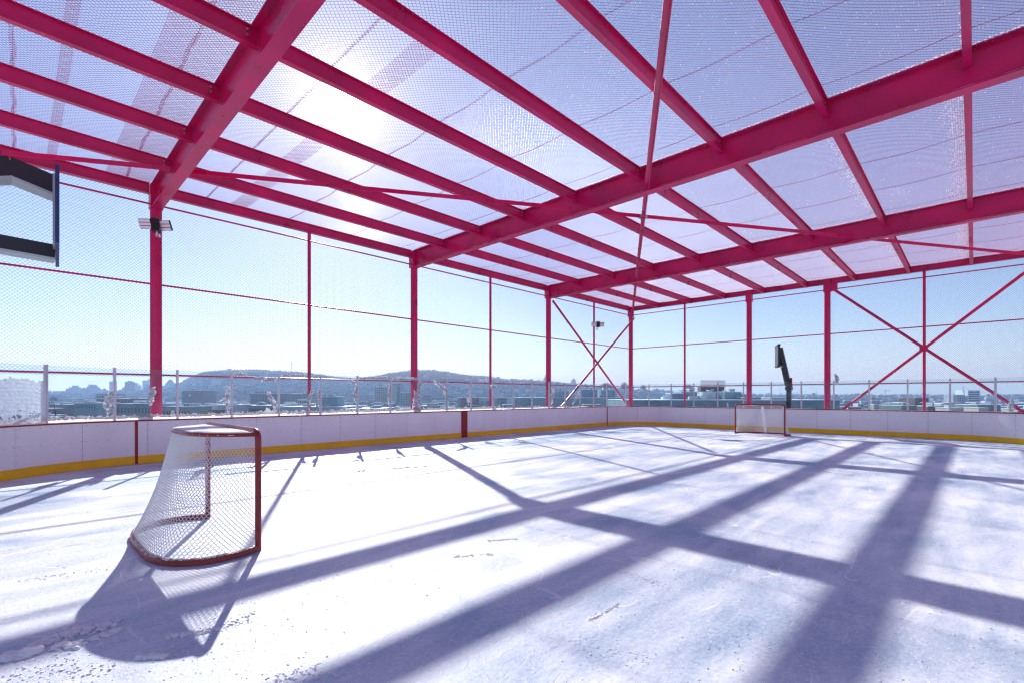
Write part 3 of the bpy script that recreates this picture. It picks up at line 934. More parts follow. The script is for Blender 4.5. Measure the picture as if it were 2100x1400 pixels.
def gpt(x, y): return tuple(ray(x) * (FPX * CAMH / (y - YH)))
ridge(gpt(0, 1352), gpt(75, 1338), 120, 0.006, 0.034, 0.022)
ridge(gpt(60, 1330), gpt(165, 1290), 170, 0.004, 0.024, 0.05)
ridge(gpt(95, 1305), gpt(235, 1282), 170, 0.004, 0.022, 0.05)
ridge(gpt(195, 1308), gpt(245, 1292), 60, 0.005, 0.022, 0.025)
ridge(gpt(110, 1325), gpt(170, 1322), 70, 0.005, 0.022, 0.03)
ridge(gpt(0, 1395), gpt(230, 1370), 240, 0.002, 0.008, 0.11)
ridge(gpt(285, 1347), gpt(340, 1345), 80, 0.006, 0.018, 0.014)
ridge(gpt(340, 1308), gpt(447, 1288), 130, 0.005, 0.016, 0.018)
ridge(gpt(440, 1290), gpt(520, 1262), 90, 0.003, 0.010, 0.05)
ridge(gpt(0, 946), gpt(0, 946), 2, .004, .005, .01)
ridge(gpt(1208, 1271), gpt(1268, 1238), 130, 0.003, 0.009, 0.013)
ridge(gpt(1000, 1108), gpt(1062, 1104), 80, 0.003, 0.009, 0.02)
ridge(gpt(930, 1140), gpt(1010, 1136), 60, 0.004, 0.010, 0.03)
ridge(gpt(1170, 1320), gpt(1330, 1345), 160, 0.002, 0.005, 0.12)
ridge(gpt(1270, 1168), gpt(1370, 1205), 140, 0.002, 0.007, 0.07)
ridge(gpt(1680, 965), gpt(1760, 975), 120, 0.006, 0.014, 0.10)
ridge(gpt(540, 1398), gpt(660, 1372), 110, 0.002, 0.007, 0.05)
ridge(gpt(40, 1190), gpt(260, 1160), 150, 0.002, 0.006, 0.05)
ridge(gpt(700, 968), gpt(880, 955), 160, 0.006, 0.02, 0.08)
tag(m.build('snow', M_GSNOW), kind='stuff')
# snow lying on the girder flanges and along the purlins
m = MB()
for gx in (X0, X0 + BAY, X0 + 2 * BAY):
    y = YW - 0.2
    while y > -2.5:
        ln = R.uniform(0.3, 1.6)
        if R.random() < 0.8:
            for sd in (-1,):
                n = 8; vs = []
                for i in range(n + 1):
                    yy = y - ln * i / n; hgt = 0.02 * math.sin(math.pi * i / n) ** 0.5 + 0.002; hgt *= R.uniform(0.6, 1.2)
                    vs += [(gx + sd * 0.112, yy, ZB + 0.012), (gx + sd * 0.095, yy, ZB + 0.012 + hgt), (gx + sd * 0.02, yy, ZB + 0.012 + hgt * 1.2)]
                m.add(vs, [(3 * i + j, 3 * i + j + 1, 3 * i + 4 + j, 3 * i + 3 + j) for i in range(n) for j in range(2)], 0, True)
        y -= ln
for k in range(1, 10):
    yy = YW - SP * k
    for b in range(-1, 3):
        x = X0 + b * BAY + 0.2
        while x < X0 + (b + 1) * BAY - 0.2:
            if R.random() < 0.55:
                r = R.uniform(0.008, 0.016)
                m.ico((x, yy + 0.05 + R.uniform(0, 0.03), ZT + 0.012), r, 1, 0.3, (2.4, 1, 0.8))
            x += 0.075
        # frost caught in the wires on the shaded side of some purlins
        if k >= 7 and b >= 1:
            for i in range(1500):
                x = X0 + b * BAY + R.random() * BAY; w = abs(R.gauss(0, 0.16)) * (0.5 + 0.8 * noise.noise(Vector((x * 0.6, k, 2))) + 0.3)
                gx_ = round(x / 0.035) * 0.035
                m.ico((gx_, yy + 0.06 + round(w / 0.035) * 0.035, ZT + 0.02), R.uniform(0.007, 0.013), 1, 0.3)
        elif k >= 5 and b >= 1:
            for i in range(500):
                x = X0 + b * BAY + R.random() * BAY * 0.8; w = abs(R.gauss(0, 0.22))
                m.ico((round(x / 0.035) * 0.035, yy + 0.06 + round(w / 0.035) * 0.035, ZT), R.uniform(0.005, 0.010), 1, 0.3)
for k in range(5, 9):
    for b in (0, 1):
        for i in range(500):
            m.ico((X0 + b * BAY + R.random() * BAY, YW - SP * k - R.random() * SP, ZT - 0.02), R.uniform(0.003, 0.009), 1, 0.3)
for gx in (X0 + BAY, X0 + 2 * BAY):
    y = YW - 0.3
    while y > -2.4:
        m.ico((gx - 0.11 + R.uniform(-.02, .01), y, ZT + 0.02), R.uniform(0.012, 0.024), 1, 0.3, (1, 1.6, 0.7)); y -= 0.06
tag(m.build('snow', M_SNOW), kind='stuff')
#CITY#
# ------------------------------------------------------------------ town, hills and everything far away
GZ = -24.0
ROT = TH - math.pi / 2
M_GROUND = mat('snowy_ground', (0.46, 0.47, 0.50), 0.9, 0, 0.2, 0.35, 0.02)
def hill_mat():
    m = bpy.data.materials.new('wooded_hill'); m.use_nodes = True
    n = m.node_tree; L = n.links; b = n.nodes['Principled BSDF']; b.inputs['Roughness'].default_value = 1.0; b.inputs['Specular IOR Level'].default_value = 0.0
    t = n.nodes.new('ShaderNodeTexCoord')
    def nz(s, d):
        x = n.nodes.new('ShaderNodeTexNoise'); x.inputs['Scale'].default_value = s; x.inputs['Detail'].default_value = d
        x.inputs['Roughness'].default_value = 0.7
        L.new(t.outputs['Object'], x.inputs['Vector']); return x.outputs['Fac']
    a = n.nodes.new('ShaderNodeMath'); a.operation = 'ADD'; L.new(nz(0.010, 6), a.inputs[0]); L.new(nz(0.05, 5), a.inputs[1])
    cr = n.nodes.new('ShaderNodeValToRGB')
    e = cr.color_ramp.elements
    e[0].position = 0.44; e[0].color = (0.022, 0.022, 0.027, 1)
    e[1].position = 0.70; e[1].color = (0.16, 0.165, 0.185, 1)
    x = e.new(0.58); x.color = (0.050, 0.047, 0.050, 1)
    s = n.nodes.new('ShaderNodeMath'); s.operation = 'MULTIPLY'; s.inputs[1].default_value = 0.5
    L.new(a.outputs[0], s.inputs[0]); L.new(s.outputs[0], cr.inputs[0]); L.new(cr.outputs[0], b.inputs['Base Color'])
    return m
M_HILL = hill_mat()
def wallm(name, c, var=0.12): return mat(name, c, 0.75, 0, 0.3, var, 0.25)
W_DARK = wallm('dark_brick', (0.12, 0.09, 0.085)); W_RED = wallm('red_brick', (0.20, 0.065, 0.05)); W_GREY = wallm('grey_concrete', (0.26, 0.26, 0.27))
W_PALE = wallm('pale_concrete', (0.52, 0.51, 0.50)); W_TEAL = wallm('teal_cladding', (0.20, 0.29, 0.31)); W_BLUE = wallm('blue_grey_facade', (0.14, 0.18, 0.23))
W_BEIGE = wallm('beige_render', (0.40, 0.35, 0.29)); W_WHITE = wallm('white_panel', (0.72, 0.72, 0.72)); W_CREAM = wallm('cream_panel', (0.62, 0.58, 0.48))
W_BROWN = wallm('brown_cladding', (0.12, 0.085, 0.07)); W_GREEN = wallm('green_bronze', (0.13, 0.20, 0.18))
M_WIN = mat('dark_window', (0.02, 0.03, 0.04), 0.15, 0, 0.5)
M_ROOFSNOW = mat('roof_snow', (0.82, 0.84, 0.87), 0.8, 0, 0.3, 0.06, 0.1)
M_DUCT = mat('metal_duct', (0.55, 0.57, 0.58), 0.4, 0.5, 0.5, 0.08, 0.6)

CREST = [(-300, 803), (100, 803), (170, 804), (230, 803), (290, 800), (330, 795), (365, 787), (385, 779), (405, 770), (425, 764.5), (470, 761.5), (520, 761.5),
         (560, 764), (610, 766), (640, 769), (690, 776), (730, 779), (765, 774), (800, 767), (840, 763), (880, 762), (915, 765), (960, 771), (1000, 774),
         (1030, 779), (1100, 781), (1160, 786), (1230, 793), (1300, 798), (1400, 804), (1500, 808.5), (1600, 810), (2500, 811)]
def crest_z(px): return CAMH + (YH - lerp_tab(CREST, px)) / FPX * 2700
def terrain(px, z):
    k = smooth(900, 2700, z)
    if z > 2700: k = 1 - 0.35 * smooth(2700, 4200, z)
    n = noise.noise(Vector((px * 0.012, z * 0.004, 1))) * 5 + noise.noise(Vector((px * 0.06, z * 0.012, 4))) * 2.5
    return GZ + (crest_z(px) - GZ) * k + n * smooth(700, 1400, z)
NP_, NZ_ = 420, 110
vs = []
for i in range(NP_ + 1):
    px = -420 + 3000 * i / NP_
    for j in range(NZ_ + 1):
        z = 120 + (4300 - 120) * (j / NZ_) ** 1.3
        p = ray(px) * z; vs.append((p.x, p.y, terrain(px, z)))
m = MB(); k = NZ_ + 1
m.add(vs, [(i * k + j, (i + 1) * k + j, (i + 1) * k + j + 1, i * k + j + 1) for i in range(NP_) for j in range(NZ_)], 0, True)
tag(m.build('hills', M_HILL), kind='structure')
m = MB(); m.add([(5000 * math.cos(a), 5000 * math.sin(a), GZ - 6) for a in [2 * math.pi * i / 96 for i in range(96)]], [tuple(range(96))])
tag(m.build('ground', M_GROUND), kind='structure')

# the mass of small far houses and bare trees: nobody could count them
mh = MB()
for i in range(5200):
    px = R.uniform(-150, 2250); z = 430 + 2250 * R.random() ** 0.9
    if px > 1330 and R.random() < 0.45: continue
    if z > 1150 and R.random() < 0.5: continue
    if z > 2350 and R.random() < 0.7: continue
    p = ray(px) * z; tz = terrain(px, z)
    if 365 < px < 1010 and z > 2300: continue
    w = R.uniform(3, 8) * (1 + z / 6000) * (1.8 if R.random() < 0.12 else 1); d = R.uniform(4, 7); hgt = R.uniform(5, 9) * (1.0 if R.random() < 0.85 else 1.9)
    a = ROT + R.uniform(-0.35, 0.35); ux = Vector((math.cos(a), math.sin(a), 0)); uy = Vector((-ux.y, ux.x, 0))
    mh.obox((p.x, p.y, tz + hgt / 2 - 2), ux, uy, (0, 0, 1), w, d, hgt / 2 + 2, R.choice((0, 0, 1, 2, 3, 4, 5)))
    mh.obox((p.x, p.y, tz + hgt + 0.3), ux, uy, (0, 0, 1), w * 0.98, d * 0.98, 0.30, 6)
    for q in range(R.randint(1, 4)):
        mh.obox(Vector((p.x, p.y, tz + R.uniform(1.5, hgt - 1))) + ux * R.uniform(-.8, .8) * w - uy * d, ux, uy, (0, 0, 1), 0.9, 0.08, 0.9, 7)
tag(mh.build('far_houses', [W_DARK, W_RED, W_GREY, W_BEIGE, W_BLUE, W_PALE, M_ROOFSNOW, M_WIN]), kind='stuff')
mt_ = MB()
def bare_crown(mb, c, w, hgt, n, mi=0, th=0.12):
    for q in range(n):
        a = R.uniform(0, 6.283); e = R.uniform(0.15, 1.0)
        d = Vector((math.cos(a) * w * (1.1 - e * 0.6), math.sin(a) * w * (1.1 - e * 0.6), hgt * e)) * R.uniform(0.75, 1.05)
        s0 = Vector((0, 0, hgt * 0.12 * R.random())); sd = d.orthogonal().normalized() * w * th
        mb.add([c + s0 + sd, c + s0 - sd, c + d * 1.0], [(0, 1, 2)], mi)
for i in range(9000):
    px = R.uniform(-150, 2250); z = 380 + 2300 * R.random() ** 0.85
    p = ray(px) * z
    if noise.noise(Vector((px * 0.02, z * 0.006, 9))) + (0.25 if px > 1300 else 0.0) < -0.05: continue
    p.z = terrain(px, z) - 0.5
    s_ = R.uniform(3.5, 7) * (1 + z / 3500)
    bare_crown(mt_, p, s_ * 0.75, s_ * 1.5, 9, R.choice((0, 0, 1)), 0.16)
for i in range(2600):      # woods along the crests
    px = R.uniform(380, 1060); z = R.uniform(2450, 2720); p = ray(px) * z; p.z = terrain(px, z) - 1
    bare_crown(mt_, p, R.uniform(6, 10), R.uniform(9, 16), 8, 0, 0.2)
M_WOOD2 = mat('grey_brown_twigs', (0.10, 0.085, 0.08), 0.9, 0, 0.2)
tag(mt_.build('far_woods', [M_TWIG, M_WOOD2]), kind='stuff')

# buildings one can tell apart
def building(label, x0, x1, yt, z, dep=None, wall=W_GREY, cat='building', name='building', roof=True, yaw=0.0, win=None, bands=None, group='buildings beyond the rink', top=None, sink=0):
    c = at((x0 + x1) / 2, z); w = (x1 - x0) / FPX * z; zt = CAMH + (YH - yt) / FPX * z
    base = terrain((x0 + x1) / 2, z) - sink
    if zt < base + 2: base = zt - 8
    dep = dep or max(8, w * 0.5)
    r = thing(name, label, cat, (c.x, c.y, base), ROT + yaw, group)
    hgt = zt - base
    m = MB(); m.box(-w / 2, w / 2, 0, dep, -4, hgt); m.build('wall', wall, r)
    if roof:
        m = MB(); m.box(-w / 2 - 0.15, w / 2 + 0.15, -0.15, dep + 0.15, hgt + 0.004, hgt + max(0.35, 0.9 * z / FPX)); m.build('roof', M_ROOFSNOW, r)
    if win:
        rows, cols, y0, y1, a0, a1 = win[:6]; wm = win[6] if len(win) > 6 else M_WIN
        ph = (y1 - y0) * hgt / rows; pw = (a1 - a0) * w / cols; w0 = None
        mm = MB(); mm.box(-pw * 0.34, pw * 0.34, -0.06, 0.0, -ph * 0.30, ph * 0.30)
        for i in range(rows):
            for j in range(cols):
                loc = (-w / 2 + a0 * w + pw * (j + 0.5), -0.01, y0 * hgt + ph * (i + 0.5))
                w0 = mm.build('window', wm, r, loc) if w0 is None else copy_obj(w0, r, loc)
    if bands:
        n, y0, y1, a0, a1 = bands; ph = (y1 - y0) * hgt / n; b0 = None
        mm = MB(); mm.box((a0 - 0.5) * w, (a1 - 0.5) * w, -0.08, 0.0, -ph * 0.30, ph * 0.30)
        for i in range(n):
            loc = (0, -0.01, y0 * hgt + ph * (i + 0.5))
            b0 = mm.build('window_band', M_WIN, r, loc) if b0 is None else copy_obj(b0, r, loc)
    if roof and not top and (x1 - x0) > 26 and z < 1000:
        for q in range(R.randint(2, 4)):
            u = R.uniform(-0.42, 0.38) * w; ww = R.uniform(0.03, 0.10) * w; hh = R.uniform(1.2, 3.2) * z / 450
            m = MB(); m.box(u, u + ww, dep * .25, dep * R.uniform(.4, .7), hgt + 0.02, hgt + hh); m.box(u - .1, u + ww + .1, dep * .24, dep * .72, hgt + hh + 0.004, hgt + hh + 0.25, 1)
            m.build('rooftop_unit', [R.choice((W_GREY, W_PALE, W_BEIGE, W_BLUE)), M_ROOFSNOW], r)
    if top:
        for (u0, u1, hh, kind) in top:
            hp_ = hh / FPX * z
            m = MB()
            if kind == 'box': m.box((u0 - .5) * w, (u1 - .5) * w, dep * 0.2, dep * 0.8, hgt, hgt + hp_)
            elif kind == 'pyr':
                a, b = (u0 - .5) * w, (u1 - .5) * w; cxx = (a + b) / 2; t = (b - a) * 0.12
                m.add([(a, 0, hgt), (b, 0, hgt), (b, dep, hgt), (a, dep, hgt), (cxx - t, dep * .4, hgt + hp_), (cxx + t, dep * .4, hgt + hp_), (cxx + t, dep * .6, hgt + hp_), (cxx - t, dep * .6, hgt + hp_)],
                      [(0, 1, 5, 4), (1, 2, 6, 5), (2, 3, 7, 6), (3, 0, 4, 7), (4, 5, 6, 7)])
            elif kind == 'dome':
                cxx = (u0 + u1) / 2 * w - w / 2; rr = (u1 - u0) * w / 2; V, F = ICO[3]
                m.add([(cxx + p.x * rr, dep / 2 + p.y * rr, hgt + max(0, p.z) * hp_) for p in V], F, 0, True)
            elif kind == 'spire':
                m.tube([((u0 + u1 - 1) / 2 * w, dep / 2, hgt), ((u0 + u1 - 1) / 2 * w, dep / 2, hgt + hp_)], [(u1 - u0) * w / 2, 0.05], 8)
            m.build({'box': 'penthouse', 'pyr': 'peaked_roof', 'dome': 'dome', 'spire': 'spire'}[kind], wall, r)
    return r
B = building
# skyline at far left
G = 'skyline towers far left'
B('stepped blue skyline block, leftmost seen through the clear glass', 135, 158, 796, 2350, 30, W_BLUE, 'tower', 'tower_block', False, group=G, top=[(0.15, 0.95, 3, 'box'), (0.45, 0.75, 6.5, 'box')])
B('stepped blue skyline block with a raised middle, second from the left', 168, 195, 794, 2350, 30, W_BLUE, 'tower', 'tower_block', False, group=G, top=[(0.4, 0.8, 6.5, 'box'), (0.3, 0.95, 3, 'box')])
B('small domed grey block low on the skyline', 207, 215, 799, 2300, 20, W_GREY, 'tower', 'tower_block', False, group=G, top=[(0.1, 0.9, 4, 'dome')])
B('pale slab tower half behind the second glass post', 224, 233, 781, 2450, 20, W_PALE, 'tower', 'tower_block', False, group=G, bands=(12, 0.1, 0.98, 0.05, 0.95))
B('stair stepped blue block left of the dark slab tower', 243, 257, 798, 2250, 25, W_BLUE, 'tower', 'tower_block', False, group=G, top=[(0.4, 1.0, 4, 'box'), (0.65, 1.0, 7, 'box')])
B('dark slab tower standing clear on the skyline', 256, 268, 782, 2100, 25, W_DARK, 'tower', 'tower_block', False, group=G, top=[(0.3, 0.7, 2, 'box')])
B('pale gabled tower right of the dark slab', 269, 283, 790, 2550, 25, W_PALE, 'tower', 'tower_block', False, group=G, top=[(0, 1, 6, 'pyr')])
B('pale slab tower left of the nearest column', 292, 309, 779, 2500, 25, W_PALE, 'tower', 'tower_block', False, group=G, top=[(0.6, 0.95, 3, 'box')])
B('squat dark tower in front of the pale slab by the nearest column', 299, 309, 789, 2000, 20, W_DARK, 'tower', 'tower_block', False, group=G)
B('tower with a peaked roof right of the nearest column', 338, 352, 787, 2500, 30, W_BLUE, 'tower', 'tower_block', False, group=G, top=[(0, 1, 10, 'pyr')])
# the middle distance on the left
B('dark low block with a thin white roof behind the snow at left', 152, 199, 826, 420, 25, W_TEAL, win=(1, 8, 0.72, 0.95, 0.05, 0.95))
B('dark block with a flat roof above the long dark facade', 197, 285, 817, 520, 30, W_DARK, win=(2, 12, 0.5, 0.95, 0.03, 0.97))
B('long dark facade behind the second glass bay', 237, 312, 827, 350, 30, W_TEAL, win=(1, 10, 0.6, 0.92, 0.03, 0.97))
B('grey block left of the second glass post', 196, 231, 806, 900, 30, W_GREY, win=(2, 6, 0.3, 0.9, 0.05, 0.95))
B('dark square block with a pale sign high on its wall', 373, 416, 800, 880, 40, W_DARK, win=(1, 1, 0.66, 0.86, 0.34, 0.44, W_WHITE))
B('low beige building right of the nearest column', 330, 392, 833, 360, 25, W_BEIGE, win=(1, 9, 0.6, 0.85, 0.05, 0.95))
B('blue slab on the hillside left of the fourth post', 421, 437, 781, 1750, 20, W_BLUE, 'tower', 'tower_block', False, win=(8, 4, 0.3, 0.95, 0.05, 0.95))
B('broad blue slab on the hillside beside the narrow one', 440, 457, 786, 1700, 20, W_BLUE, 'tower', 'tower_block', False, win=(6, 4, 0.3, 0.95, 0.05, 0.95))
B('low pale building with a dark window strip at the fourth post', 427, 483, 830, 390, 25, W_PALE, bands=(1, 0.55, 0.85, 0.04, 0.6))
B('long dark brick works with rooftop boxes', 513, 598, 806, 800, 40, W_DARK, win=(3, 12, 0.3, 0.95, 0.03, 0.97), top=[(0.05, 0.18, 3.5, 'box'), (0.4, 0.5, 3, 'box')])
B('brick mill with rows of pale windows beside the dark works', 599, 628, 807, 800, 40, W_BROWN, win=(4, 7, 0.3, 0.95, 0.05, 0.97, W_BLUE))
B('low grey hall with a round drum on its roof', 483, 569, 831, 410, 30, W_GREY, bands=(1, 0.7, 0.9, 0.03, 0.9), top=[(0.28, 0.52, 8, 'dome')])
B('pale grid faced block left of the first slim post', 610, 641, 818, 560, 25, W_PALE, win=(3, 8, 0.35, 0.95, 0.04, 0.96))
B('broad low white roofed building with a teal penthouse', 571, 702, 834, 300, 40, W_PALE, win=(1, 4, 0.55, 0.75, 0.06, 0.2), top=None)
B('teal rooftop plant room on the broad white roof', 648, 691, 813, 312, 14, W_TEAL, 'plant room', 'plant_room', True, win=(1, 1, 0.45, 0.8, 0.7, 0.85))
B('flat white roofed hall behind the sixth glass post', 690, 780, 838, 300, 40, W_PALE)
B('pale stucco apartment block with a full grid of windows', 768, 804, 792, 900, 40, W_BEIGE, 'apartment block', 'apartment_block', True, win=(9, 9, 0.22, 0.97, 0.02, 0.98))
B('taller grey apartment block behind the gridded one', 804, 821, 784, 940, 30, W_GREY, 'apartment block', 'apartment_block', True, win=(10, 4, 0.25, 0.97, 0.04, 0.96))
B('dark glass block left of the second thick column', 821, 831, 804, 860, 25, W_TEAL, win=(5, 2, 0.3, 0.95, 0.05, 0.95))
B('pale green block at the second thick column', 831, 846, 804, 860, 25, W_GREEN, win=(5, 4, 0.3, 0.95, 0.05, 0.95))
B('low concrete roof with two chimney boxes past the second column', 862, 894, 832, 340, 20, W_GREY, top=[(0.35, 0.6, 5, 'box'), (0.72, 0.92, 5, 'box')])
B('red brick building with a dark glass corner', 944, 981, 815, 600, 25, W_RED, win=(3, 6, 0.35, 0.95, 0.2, 0.97))
B('dark glass stair tower at the left of the red brick building', 938, 944.5, 815, 600, 20, W_TEAL)
B('pale framed building with a big glass front', 980, 1020, 815, 605, 25, W_PALE, win=(1, 2, 0.5, 0.92, 0.1, 0.62, W_TEAL))
B('brown brick building between pale ones', 1020, 1038, 815, 600, 25, W_BROWN, win=(3, 4, 0.35, 0.95, 0.05, 0.95, W_TEAL))
B('white hall right of the brown brick building', 1037, 1062, 815, 610, 25, W_WHITE)
B('long low teal factory with a white roof before the corner', 1055, 1276, 815, 480, 60, W_TEAL, 'factory', 'factory', True, bands=(1, 0.45, 0.62, 0.02, 0.98))
B('pale box on the long factory roof inside the bracing', 1192, 1225, 798, 500, 16, W_BLUE, 'plant room', 'plant_room', True)
B('second pale box on the long factory roof by the corner', 1232, 1262, 799, 500, 16, W_TEAL, 'plant room', 'plant_room', True)
B('grey box on the factory roof at the third column', 1128, 1166, 801, 500, 16, W_GREY, 'plant room', 'plant_room', True)
B('flat brick hall on the ridge right of the hill', 1020, 1084, 779, 2500, 30, W_BROWN, 'building', 'building', True, top=[(0.1, 0.2, 3, 'box')])
B('church with a slender spire left of the third column', 1103, 1110, 784, 2450, 20, W_BROWN, 'church', 'church', False, top=[(0.2, 0.9, 9, 'spire')])
B('tall ridge tower beside the third column', 1115, 1122, 774, 2450, 15, W_BROWN, 'tower', 'tower_block', False, top=[(0.2, 0.8, 6, 'pyr')])
B('domed basilica rising on the ridge inside the bracing', 1172, 1183, 785, 2450, 50, W_GREEN, 'basilica', 'basilica', False, top=[(0.0, 1.0, 10, 'dome'), (0.42, 0.58, 15, 'spire')])
# right side of the corner
B('long low factory with a white roof edge behind the far goal', 1282, 1722, 820, 255, 50, W_TEAL, 'factory', 'factory', True, yaw=0.0, win=(1, 24, 0.72, 0.82, 0.02, 0.98, W_BLUE))
B('teal ventilation block on the factory roof right of the corner', 1398, 1490, 803, 285, 14, W_TEAL, 'plant room', 'plant_room', True, win=(1, 3, 0.3, 0.8, 0.1, 0.9, W_GREEN))
B('row of teal air handling boxes left of the thick post', 1486, 1521, 803, 275, 8, W_TEAL, 'air handler', 'air_handler', True, win=(1, 3, 0.2, 0.9, 0.05, 0.95, W_BLUE))
B('pale air unit on the factory roof with a slanted hood', 1441, 1468, 805, 272, 8, W_PALE, 'air handler', 'air_handler', True, win=(1, 2, 0.2, 0.8, 0.1, 0.9, W_TEAL))
B('pale rooftop box just right of the corner column', 1378, 1402, 806, 280, 12, W_BLUE, 'plant room', 'plant_room', True)
B('small blue box on the factory roof right of the ventilation rows', 1526, 1531, 808, 275, 8, W_BLUE, 'air handler', 'air_handler', True)
# lattice screen round the cooling plant
c = at(1462, 290); r = thing('cooling_screen', 'lattice sided cooling screen standing on the factory roof', 'screen', (c.x, c.y, 0), ROT)
w = 50 / FPX * 290; z0 = CAMH + (YH - 803) / FPX * 290; z1 = CAMH + (YH - 779) / FPX * 290
m = MB(); m.box(-w / 2 + .3, w / 2 - .3, 0.3, 6, z0, z0 + (z1 - z0) * 0.45); m.build('cooling_unit', W_BROWN, r)
m = MB()
for i in range(27):
    x = -w / 2 + w * i / 26; m.box(x - 0.06, x + 0.06, -0.1, 0.02, z0, z1)
for zz in (z0 + 1.2, z0 + 3, z1 - 0.2): m.box(-w / 2, w / 2, -0.14, -0.1, zz - 0.1, zz + 0.1)
for i in range(13):
    x = -w / 2 + w * i / 13; m.tube([(x, -0.2, z0 + 3), (x + w / 13, -0.2, z1)], 0.07, 4); m.tube([(x + w / 13, -0.2, z0 + 3), (x, -0.2, z1)], 0.07, 4)
m.build('lattice', W_BROWN, r)
a = at(1412, 262, 815); b = at(1440, 262, 814); m = MB(); m.tube([a, b], 1.0, 14)
o = m.build('duct_pipe', M_DUCT); tag(o, 'fat round metal duct lying on the factory roof', 'duct')
m = MB(); a = at(1434, 261, 814); m.obox(a + RT * 1.8, RT, FW, (0, 0, 1), 1.3, 1.5, 1.4); o = m.build('duct_hood', M_DUCT); tag(o, 'boxy metal hood joining the fat round duct', 'duct')
m = MB(); a = at(1367, 262, 815.5); m.obox(a, RT, FW, (0, 0, 1), 2.6, 1.6, 0.55); m.tube([a + RT * -2.6, a + RT * 2.6 + Vector((0, 0, 1.6))], 0.8, 10)
o = m.build('snow_covered_duct', M_ROOFSNOW); tag(o, 'snow covered duct end left of the slim post on the factory roof', 'duct')
G = 'far blocks on the right horizon'
for lab, x0, x1, y, wl in (('wide pale block on the horizon right of the thick post', 1546, 1572, 811, W_PALE), ('brown block on the horizon left of the hoop pole', 1574, 1588, 810, W_BROWN),
                           ('blue block on the horizon right of the hoop pole', 1657, 1671, 808, W_BLUE), ('low blue block beside the pole on the horizon', 1675, 1692, 811, W_TEAL),
                           ('blue block left of the slanted brace on the horizon', 1789, 1795, 809, W_BLUE), ('square blue slab on the horizon right of the brace', 1814, 1834, 809, W_BLUE),
                           ('wide blue slab on the horizon after the square one', 1838, 1853, 811, W_BLUE), ('blue slab right of the braced middle post', 1903, 1914, 812, W_BLUE),
                           ('small dark slab beside the wide horizon slab', 1918, 1926, 811.5, W_TEAL), ('long blue terrace on the horizon left of the white tower', 1928, 1955, 810.5, W_BLUE),
                           ('low blue slab right of the white tower', 2012, 2030, 813, W_BLUE)):
    B(lab, x0, x1, y, 2200, 20, wl, 'block', 'far_block', False, group=G, win=(3, 4, 0.35, 0.95, 0.05, 0.95))
B('white office tower with dark window bands on each floor', 1985, 2010, 800, 900, 25, W_WHITE, 'office tower', 'office_tower', True, bands=(8, 0.1, 0.97, 0.06, 0.94))
B('white and dark red tower left of the banded office tower', 1955, 1978, 809, 905, 20, W_PALE, 'office tower', 'office_tower', True, win=(6, 3, 0.15, 0.95, 0.35, 0.95, W_DARK))
B('white lift shaft joined to the banded office tower', 1976, 1985, 801, 908, 18, W_WHITE, 'office tower', 'office_tower', True)
B('tall dark box behind the braced middle post', 1876, 1904, 815, 330, 14, W_BROWN, 'building', 'building', False)
B('low green grey hall left of the dark box', 1849, 1880, 831, 300, 18, W_GREEN)
B('long low brown roof right of the dark box', 1903, 1960, 832.5, 310, 20, W_BROWN)
B('small cream shed with one dark window below the white tower', 1946, 1976, 836, 250, 8, W_CREAM, 'shed', 'shed', True, win=(1, 1, 0.86, 0.95, 0.3, 0.58))
B('cream shed with a square dark window right of the white tower', 2007, 2027, 836, 245, 8, W_CREAM, 'shed', 'shed', True, win=(1, 1, 0.82, 0.93, 0.4, 0.78))
B('grey low hall behind the cream shed', 2005, 2052, 829.5, 290, 15, W_GREY)
B('cream shed at the right edge behind the glass', 2087, 2125, 838, 240, 8, W_CREAM, 'shed', 'shed')
# masts, crane, stacks
def mast(label, px, y0, y1, z, wpx=2.5, name='antenna_mast', cat='mast'):
    a = at(px, z, y0); b = at(px, z, y1); w = wpx / FPX * z / 2
    m = MB(); hgt = b.z - a.z
    for sx, sy in ((-1, -1), (1, -1), (0, 1)):
        m.tube([(sx * w, sy * w, 0), (sx * w * 0.25, sy * w * 0.25, hgt * 0.9)], w * 0.16, 4)
    for i in range(9):
        t = i / 9; q = w * (1 - 0.75 * t); m.tube([(-q, -q, hgt * t * .9), (q, -q, hgt * (t + 0.1) * .9), (0, q, hgt * t * .9), (-q, -q, hgt * (t + .1) * .9)], w * 0.10, 4)
    m.tube([(0, 0, hgt * 0.85), (0, 0, hgt)], w * 0.15, 4)
    o = m.build(name, W_GREY, None, a); o.rotation_euler = (0, 0, ROT); return tag(o, label, cat)
mast('tall lattice antenna mast on top of the first hill', 598, 766, 740, 2650, 3.0)
mast('lattice mast beside the white lift shaft', 1975, 803, 789, 905, 2.2)
c = at(1816, 1900, 812); m = MB()
m.tube([(0, 0, 0), (0, 0, 26)], 0.8, 4); m.tube([(-12, 0, 23), (22, 0, 24)], 0.6, 4); m.tube([(0, 0, 27), (20, 0, 24)], 0.2, 4)
o = m.build('tower_crane', W_GREY, None, c); o.rotation_euler = (0, 0, ROT); tag(o, 'thin tower crane above the square blue slab on the right horizon', 'crane')
for i, (px, y, lab) in enumerate(((1627, 805, 'leftmost thin chimney stack by the hoop pole'), (1633, 803, 'second thin chimney stack, taller than its left neighbour'), (1645, 801.5, 'tallest thin chimney stack on the right horizon'), (1674, 803, 'lone chimney stack above the low blue block'))):
    a = at(px, 2000, 813); b = at(px, 2000, y); m = MB(); m.tube([(0, 0, 0), (0, 0, b.z - a.z)], [1.5, 1.0], 8)
    tag(m.build('chimney_stack', W_GREY, None, a), lab, 'chimney', 'chimney stacks')
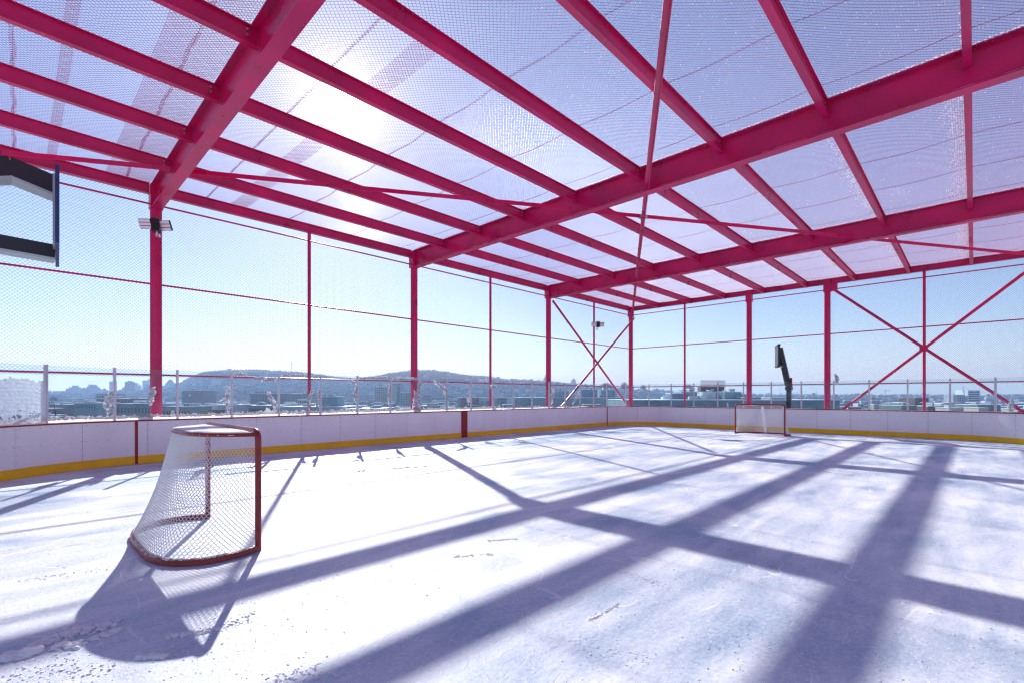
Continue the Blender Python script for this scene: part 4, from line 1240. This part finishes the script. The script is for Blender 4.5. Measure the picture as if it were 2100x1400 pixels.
# trees that stand out one by one
def tree(label, px, y0, y1, z, wpx, n=260, group='bare round trees on the ridge'):
    a = at(px, z, y0); hgt = (y0 - y1) / FPX * z; w = wpx / FPX * z / 2
    t = thing('bare_tree', label, 'tree', a, 0, group)
    m = MB(); m.tube([(0, 0, -2), (0, 0, hgt * 0.45)], [w * 0.09, w * 0.05], 6); m.build('trunk', M_TWIG, t)
    m = MB()
    for i in range(n):
        th = R.uniform(0, 6.283); e = R.uniform(-0.35, 1); rr = math.sqrt(max(0, 1 - e * e)) * R.uniform(0.3, 1)
        tip = Vector((math.cos(th) * rr * w, math.sin(th) * rr * w, hgt * (0.42 + 0.55 * e * R.uniform(0.7, 1))))
        s0 = tip * R.uniform(0.35, 0.7); s0.z = hgt * 0.25 + (tip.z - hgt * 0.25) * R.uniform(0.2, 0.6)
        m.tube([s0, tip], [w * 0.022, w * 0.008], 3, 0, False, False)
    m.build('crown', M_TWIG, t); return t
tree('wide bare tree crown on the ridge right of the crossed bracing', 1243, 800, 782, 1250, 36, 420)
tree('round bare tree left of the corner column', 1281, 802, 780, 1250, 22, 300)
tree('small round bare tree right of the corner column', 1319, 802, 786, 1250, 18, 260)
tree('bare tree crown left of the lattice cooling screen', 1412, 806, 785, 1250, 30, 360)
# leafless tree close by at far left
bt = thing('bare_tree', 'leafless branching tree behind the second glass bay', 'tree', at(112, 95, 850), 0)
m = MB()
def branch(p, d, ln, r, lv):
    q = p + d * ln; m.tube([p, (p + q) / 2 + Vector((R.gauss(0, .03), R.gauss(0, .03), 0)) * ln, q], [r, r * .8, r * .6], 5, 0, False, False)
    if lv == 0: return
    for i in range(3 if lv > 1 else 4):
        nd = (d + Vector((R.gauss(0, .55), R.gauss(0, .55), R.gauss(.08, .3)))).normalized(); branch(p.lerp(q, R.uniform(.55, 1)), nd, ln * R.uniform(.6, .82), r * .58, lv - 1)
branch(Vector((0, 0, -1)), Vector((0.1, 0, 1)).normalized(), 1.6, 0.10, 1)
tr_ = m; o = m.build('trunk', M_TWIG, bt)
m = MB(); branch(Vector((0.1, 0, 0.4)), Vector((-0.1, 0.1, 1)).normalized(), 1.4, 0.06, 5); m.build('crown', M_TWIG, bt)

# ------------------------------------------------------------------ haze
hm = bpy.data.materials.new('thin_haze'); hm.use_nodes = True
n = hm.node_tree; n.nodes.clear()
out = n.nodes.new('ShaderNodeOutputMaterial'); pv = n.nodes.new('ShaderNodeVolumePrincipled')
pv.inputs['Color'].default_value = (0.50, 0.67, 1.0, 1); pv.inputs['Density'].default_value = 0.00022; pv.inputs['Anisotropy'].default_value = 0.25
n.links.new(pv.outputs[0], out.inputs['Volume'])
m = MB(); m.box(-5300, 5300, -5300, 5300, GZ - 8, 190)
tag(m.build('haze', hm), kind='stuff')
